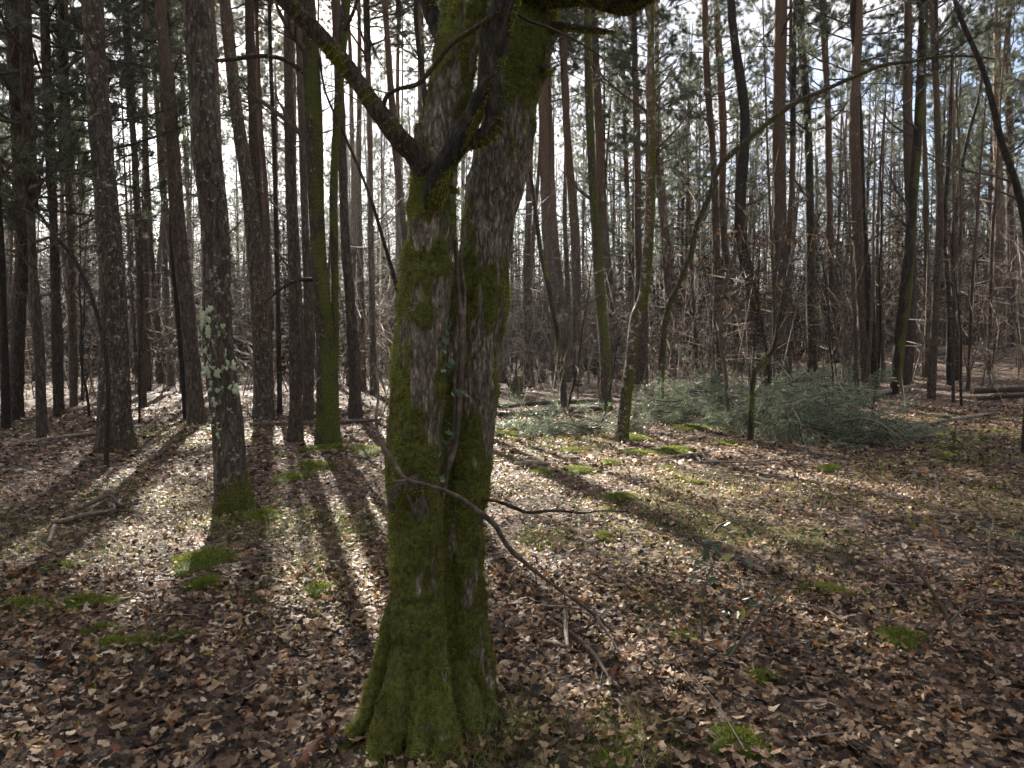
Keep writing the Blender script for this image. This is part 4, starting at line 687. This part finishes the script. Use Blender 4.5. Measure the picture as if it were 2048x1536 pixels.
stick([(1560, 912, 4), (1640, 915, 5), (1700, 922, 4)], 'thin dark stick before the right brash pile', .03, side=2)
stick([(1100, 1255, 6), (1150, 1290, 9), (1190, 1330, 9), (1225, 1380, 7), (1240, 1400, 5)], 'bent grey stick in the right foreground litter', .04, side=3)
stick([(1130, 1250, 10), (1132, 1290, 9), (1135, 1320, 7)], 'short pale stick standing by the dead branch tip', .06)
stick([(1080, 1225, 4), (1140, 1232, 5), (1220, 1248, 4)], 'thin pale stick under the dead branch', .04, side=2)
stick([(1085, 1295, 8), (1115, 1302, 8), (1130, 1308, 6)], 'little broken brown stick right of the oak', .03)
stick([(1930, 1210, 5), (1990, 1220, 6), (2046, 1222, 5)], 'thin pale stick at the right edge', .04)
stick([(1580, 1215, 4), (1640, 1230, 5), (1690, 1255, 4)], 'thin dark stick in the middle of the right floor', .03)
stick([(600, 1545, 40), (628, 1512, 34), (655, 1480, 26), (670, 1462, 16), (680, 1448, 5)], 'reddish broken root end left of the oak foot', .0, 'broken_root', 'root', cat='root')
stick([(200, 1010, 4), (215, 1040, 4), (175, 1050, 3)], 'thin dark twig against the crossed stick', .08)
stick([(1250, 905, 4), (1310, 898, 4)], 'faint stick behind the yellow-green hummock', .03)
stick([(1800, 880, 6), (1850, 862, 7), (1930, 846, 8), (1990, 838, 6)], 'dark fallen branch in front of the log stack', .1, side=4)
stick([(1740, 800, 9), (1780, 790, 10), (1830, 780, 8)], 'dark broken bough behind the right brash', .1, side=3)
def logs(L, label, w):
    A, B = at(*L[0]), at(*L[1]); root = tag(empty('cut_log', A), label, 'log', 'cut logs on the right-hand bank'); S = spline(np.array([A, (A + B) / 2, B]), 24); rad = w / 2 / F * L[0][2]
    b = MB(); rr_ = rad * (1 + .08 * fbm(np.c_[np.arange(336) * .17, np.tile(np.arange(14), 24) * .8, np.zeros(336)], 2).reshape(24, 14)); b.add(*tube(S, rr_, 14, False)); link('bark', b.mesh('bark', A), M['pine'], root)
    for e, s in ((0, 1), (-1, -1)):
        b = MB(); b.add(*tube(np.array([S[e], S[e] + (S[1] - S[0]) * .02 * s]), [rad * .96, rad * .96], 14), a=.5); link('cut_end', b.mesh('cut_end', A), M['wood'], root)
lY = base_at(1960, 800)[1]
logs([(1944, 782, lY), (2090, 776, lY + .6)], 'upper cut log of the stack at the right edge', 12); logs([(1948, 800, lY - .15), (2100, 792, lY + .4)], 'lower cut log of the stack at the right edge', 14); logs([(1985, 792, lY - .35), (2090, 789, lY + .1)], 'thin middle log of the stack at the right edge', 8)
logs([(1650, 724, 27), (1700, 720, 27.3)], 'pale log seen far behind the right brash', 9); logs([(1870, 708, 32), (1990, 706, 33)], 'far log lying on the right-hand bank', 9)
# old mossy stump behind the big oak
sp_ = base_at(1033, 794); sr = tag(empty('tree_stump', sp_), 'low mossy stump standing right behind the big oak', 'stump'); h = .62
C = np.array([[*sp_ - (0, 0, .1), .19], [*sp_ + (0, 0, .2), .15], [*sp_ + (.02, 0, .45), .13], [*sp_ + (.05, 0, h), .07]]); me, S = trunk_mesh(C, 24, .04, .02, .4, sp_, 901)
V, N, m = moss_at(me, lambda V, N: .5 + .3 * N[:, 2] - .3 * N[:, 0] + .4 * fbm(V * 7, 2), sp_); tk = link('trunk', me, M['oak_mid'], sr); b = MB(); strands(b, rng, V, N, m, 1500, .03, .002); link('moss_fur', b.mesh('moss_fur'), M['moss'], tk)['kind'] = 'stuff'
# ------------------------------------------------------------------ piles of cut pine branches
def brash(cx, cy, w, hgt, n, label, depth=1.0, sticks=12):
    c_ = base_at(cx, cy); Wd = w / 2 / F * c_[1]; root = tag(empty('brash_pile', c_), label, 'brash pile', 'piles of cut pine branches'); nb, wb = MB(), MB(); r = np.random.default_rng(int(cx))
    for k in range(n):
        u, v = r.uniform(-1, 1, 2); ht = hgt * max(0, 1 - u * u * .8 - v * v * .7) * r.uniform(.1, 1); gx_, gy_ = c_[0] + u * Wd, c_[1] + v * depth; q = np.array([gx_, gy_, g1(gx_, gy_) + ht])
        az = r.uniform(0, 6.28); d = np.array([math.cos(az), math.sin(az) * .6 - .2, r.normal(.05, .3)]); L = r.uniform(.4, 1.0); P = wander(r, q, d, L, 6, .12, -.03); P[:, 2] = np.maximum(P[:, 2], G(P[:, 0], P[:, 1]) + .03); wb.add(*tube(P, np.linspace(.014, .004, 7), 4, False), a=r.random())
        for j in range(7):
            t = r.uniform(.2, 1) * 5.99; i = int(t); s0 = P[i] + (P[i + 1] - P[i]) * (t - i); dd = nrm(P[i + 1] - P[i]); sd = nrm(dd + perp(r, dd) * .8); Ls = r.uniform(.15, .35)
            for m_ in range(4): needles(nb, r, s0 + sd * Ls * (m_ + .5) / 4, sd + (0, 0, -.1), 9, .085, .0040, .5)
    o = link('needles', nb.mesh('needles', c_), M['brash'], root); link('branches', wb.mesh('branches', c_), M['stick'], root)
    for k in range(sticks):
        u, v = r.uniform(-1, 1), r.uniform(-.9, .3); gx_, gy_ = c_[0] + u * Wd, c_[1] + v * depth; b = MB(); twigs(b, r, (gx_, gy_, g1(gx_, gy_) + hgt * (1 - u * u) * r.uniform(.4, .9)), (r.normal(0, 1), r.normal(-.3, .5), r.normal(-.1, .2)), r.uniform(.5, 1.3), .012, 1, 4, .8, .16, -.04); link('bare_stick', b.mesh('bare_stick', c_), M['stick'], root)
brash(1410, 838, 225, 1.0, 140, 'heap of cut green pine branches between two mossy saplings', 1.1)
brash(1620, 868, 285, 1.15, 185, 'largest heap of cut pine branches with pale bare sticks', 1.3, 22)
brash(1130, 868, 200, .4, 60, 'low heap of cut pine tips on the sunny floor', .6, 5)
brash(1690, 765, 220, .6, 55, 'far heap of cut pine branches behind the largest one', 1.5, 8)
brash(1560, 800, 120, .55, 40, 'small heap of pine tips at the black oak foot', .8, 4)
for L, e, lb in (([(1615, 905, 3), (1605, 870, 5), (1590, 825, 6), (1575, 812, 6), (1560, 818, 4)], (0, .15, .5, .6, .58), 'pale forked stick sticking out of the largest heap'), ([(1822, 895, 4), (1790, 868, 6), (1750, 842, 7), (1715, 836, 7), (1690, 840, 5), (1670, 836, 3)], (.02, .25, .5, .55, .52, .5), 'pale curved branch arching off the right heap')):
    Yk = base_at(L[0][0], L[0][1])[1]; S = spline(pts(L, Yk, Yk + .3), 30); root = tag(empty('bare_branch', S[0, :3]), lb, 'branch'); b = MB(); b.add(*tube(S[:, :3], S[:, 3] * .5, 7), a=.7); link('stem', b.mesh('stem', S[0, :3]), M['stick'], root)
    for k in range(4): i = rng.integers(8, 28); b = MB(); twigs(b, rng, S[i, :3], (rng.normal(0, .5), -.2, -1), U(.3, .5), .007, 1, 3, .7, .2, 0); link('twig', b.mesh('twig', S[0, :3]), M['stick'], root)
# ------------------------------------------------------------------ brambles and seedlings
EL = np.array([[0, 0, 0], [.2, .25, .05], [.27, .5, .04], [.16, .8, 0], [0, 1.02, -.06], [-.16, .8, 0], [-.27, .5, .04], [-.2, .25, .05], [0, .5, -.03]]); ET = np.array([[8, 0, 1], [8, 1, 2], [8, 2, 3], [8, 3, 4], [8, 4, 5], [8, 5, 6], [8, 6, 7], [8, 7, 0]])
GL = {k: leafmesh('leaf', EL, ET, a, 1.0) for k, a in (('d', .1), ('g', .45), ('y', .78), ('o', 1.0))}
def plant(stems, leaves_, label, name, cat, sz=.05, mt='greenleaf', sm='twig'):
    b0 = base_at(stems[0][0][0], stems[0][0][1]); root = tag(empty(name, b0), label, cat); Yp = b0[1]
    for L in stems:
        S = spline(pts(L, Yp, Yp + .15), 26); b = MB(); b.add(*tube(S[:, :3], np.maximum(S[:, 3], .0015), 6), a=.5); link('stem', b.mesh('stem', b0), M[sm], root)
    for x, y, k in leaves_:
        o = link('leaf', GL[k], M[mt], root, at(x, y, Yp + U(-.15, .15)) - b0); s = sz * U(.7, 1.25); o.scale = (s,) * 3; o.rotation_euler = (U(-.9, .6), U(-.7, .7), U(0, 6.28))
def cloud(x, y, sx, sy, n, ks): return [(x + rng.normal(0, sx), y + rng.normal(0, sy), ks[rng.integers(0, len(ks))]) for _ in range(n)]
plant([[(1405, 1325, 5), (1404, 1240, 5), (1408, 1180, 4), (1420, 1140, 4), (1435, 1110, 3)], [(1404, 1240, 4), (1400, 1200, 3), (1395, 1170, 3)]], [(1400, 1090, 'd'), (1408, 1102, 'd'), (1425, 1095, 'd'), (1412, 1118, 'g'), (1398, 1110, 'g'), (1445, 1110, 'y'), (1455, 1118, 'y'), (1430, 1140, 'y'), (1415, 1150, 'y'), (1440, 1150, 'g'), (1400, 1158, 'g'), (1395, 1165, 'd')] + cloud(1420, 1130, 22, 28, 26, 'ddggy'), 'bramble stem with dark glossy and yellow-green leaves', 'bramble', 'bramble', .058)
plant([[(1450, 1330, 5), (1490, 1270, 6), (1530, 1220, 5), (1570, 1180, 4), (1600, 1150, 3)], [(1490, 1270, 4), (1520, 1240, 3)]], [(1475, 1222, 'y'), (1485, 1215, 'y'), (1500, 1200, 'd'), (1530, 1180, 'o'), (1525, 1165, 'o'), (1500, 1195, 'd'), (1420, 1285, 'o'), (1440, 1280, 'o'), (1470, 1290, 'g'), (1545, 1170, 'g'), (1590, 1160, 'g')] + cloud(1500, 1180, 40, 40, 24, 'ddgo'), 'bramble trailing over the litter with yellow leaf pair', 'bramble', 'bramble', .058)
plant([[(1420, 1075, 4), (1440, 1050, 4), (1470, 1045, 3), (1500, 1060, 3)], [(1440, 1050, 3), (1480, 1075, 3), (1490, 1100, 3)]], cloud(1445, 1068, 38, 18, 24, 'ddddgg'), 'low dark-leaved bramble patch on the sunny floor', 'bramble', 'bramble', .058)
plant([[(1905, 1290, 8), (1895, 1240, 8), (1870, 1190, 7), (1845, 1155, 6), (1815, 1115, 4), (1800, 1090, 3)], [(1846, 1155, 5), (1840, 1120, 4), (1825, 1095, 3)], [(1898, 1245, 5), (1930, 1215, 4), (1990, 1190, 3)]], [(1818, 1085, 'o'), (1822, 1095, 'o'), (1895, 1070, 'y'), (1870, 1085, 'o'), (1830, 1050, 'y')] + cloud(1880, 1060, 50, 20, 8, 'yoo'), 'dark forked seedling with a few orange leaves', 'seedling', 'seedling', .05)
plant([[(1975, 1155, 4), (1980, 1080, 4), (1985, 1030, 3), (1960, 1000, 3)]], cloud(1968, 1040, 30, 30, 8, 'go'), 'pale thin upright stem near the right edge', 'seedling', 'seedling', .04, sm='stick')
plant([[(1728, 1105, 4), (1730, 1050, 4), (1722, 1030, 3)]], [(1732, 1052, 'o'), (1722, 1026, 'g'), (1665, 1065, 'o'), (1650, 1042, 'o')], 'single thin seedling with orange leaf on right floor', 'seedling', 'seedling', .045, sm='stick')
plant([[(1905, 925, 4), (1908, 885, 4), (1912, 850, 3)], [(1905, 925, 3), (1925, 890, 3), (1940, 870, 3)]], cloud(1905, 880, 18, 22, 46, 'ggyy') + cloud(1960, 880, 16, 10, 16, 'gy'), 'yellow-green leafy seedling under the log stack', 'seedling', 'seedling', .11)
plant([[(1736, 805, 4), (1732, 788, 4), (1730, 775, 3)]], [(1727, 772, 'o'), (1735, 778, 'o'), (1722, 780, 'o'), (1731, 768, 'o')], 'little seedling with bright orange leaves behind the brash', 'seedling', 'seedling', .2, 'browleaf')
plant([[(632, 1250, 4), (634, 1230, 3), (632, 1215, 3)]], [(628, 1222, 'y'), (634, 1226, 'y'), (645, 1218, 'o'), (640, 1230, 'y')], 'tiny yellow-leaved seedling left of the oak foot', 'seedling', 'seedling', .045)
# withered leaves still hanging on an oak sapling by the crooked black oak
wl_ = tag(empty('oak_sapling', base_at(1455, 850)), 'oak sapling with withered orange leaves still hanging on it', 'tree'); wB = np.array(wl_.location)
for L in ([(1455, 852, 9), (1452, 760, 8), (1440, 660, 7), (1452, 560, 6), (1480, 480, 5), (1500, 420, 3)], [(1446, 620, 5), (1420, 570, 4), (1405, 520, 3)], [(1470, 510, 4), (1520, 490, 3), (1580, 480, 3)], [(1452, 560, 4), (1490, 540, 3), (1530, 560, 2)], [(1448, 640, 4), (1490, 600, 3), (1560, 580, 3)]):
    S = spline(pts(L, wB[1], wB[1] - .3), 24); b = MB(); b.add(*tube(S[:, :3], S[:, 3], 6), a=.4)
    for k in range(6): i = rng.integers(6, 23); twigs(b, rng, S[i, :3], (rng.normal(0, 1), rng.normal(0, .6), .3), U(.3, .8), .007, 1, 4, .8, .2, 0)
    link('branch', b.mesh('branch', wB), M['twig'], wl_)
for x, y, k in cloud(1485, 470, 40, 20, 26, 'do') + cloud(1470, 590, 22, 12, 26, 'do') + cloud(1415, 530, 14, 14, 14, 'do') + cloud(1560, 480, 50, 14, 30, 'do') + cloud(1700, 475, 36, 12, 22, 'do'):
    o = link('leaf', GL[k], M['browleaf'], wl_, at(x, y, wB[1] + U(-.6, .3)) - wB); o.scale = (U(.07, .12),) * 3; o.rotation_euler = (U(-2.4, -.8), U(-.8, .8), U(0, 6.28))
# ------------------------------------------------------------------ thin bright air between the trunks
hb_ = MB(); x0, x1, y0, y1, z0, z1 = -525, 525, -520, 530, -2, 34
hb_.add(np.array([[x, y, z] for x in (x0, x1) for y in (y0, y1) for z in (z0, z1)]), [[0, 1, 3, 2], [4, 6, 7, 5], [0, 4, 5, 1], [2, 3, 7, 6], [0, 2, 6, 4], [1, 5, 7, 3]])
t = NT('air'); t.t.nodes.remove(t.p); vol = t.n('VolumePrincipled'); vol.inputs['Color'].default_value = (.95, .94, .93, 1); vol.inputs['Density'].default_value = .0005; vol.inputs['Anisotropy'].default_value = .6; t.l(vol.outputs[0], t.out.inputs['Volume'])
tag(link('haze', hb_.mesh('haze', smooth=False), t.m), 'thin bright haze in the air between the trunks', 'haze', kind='stuff')
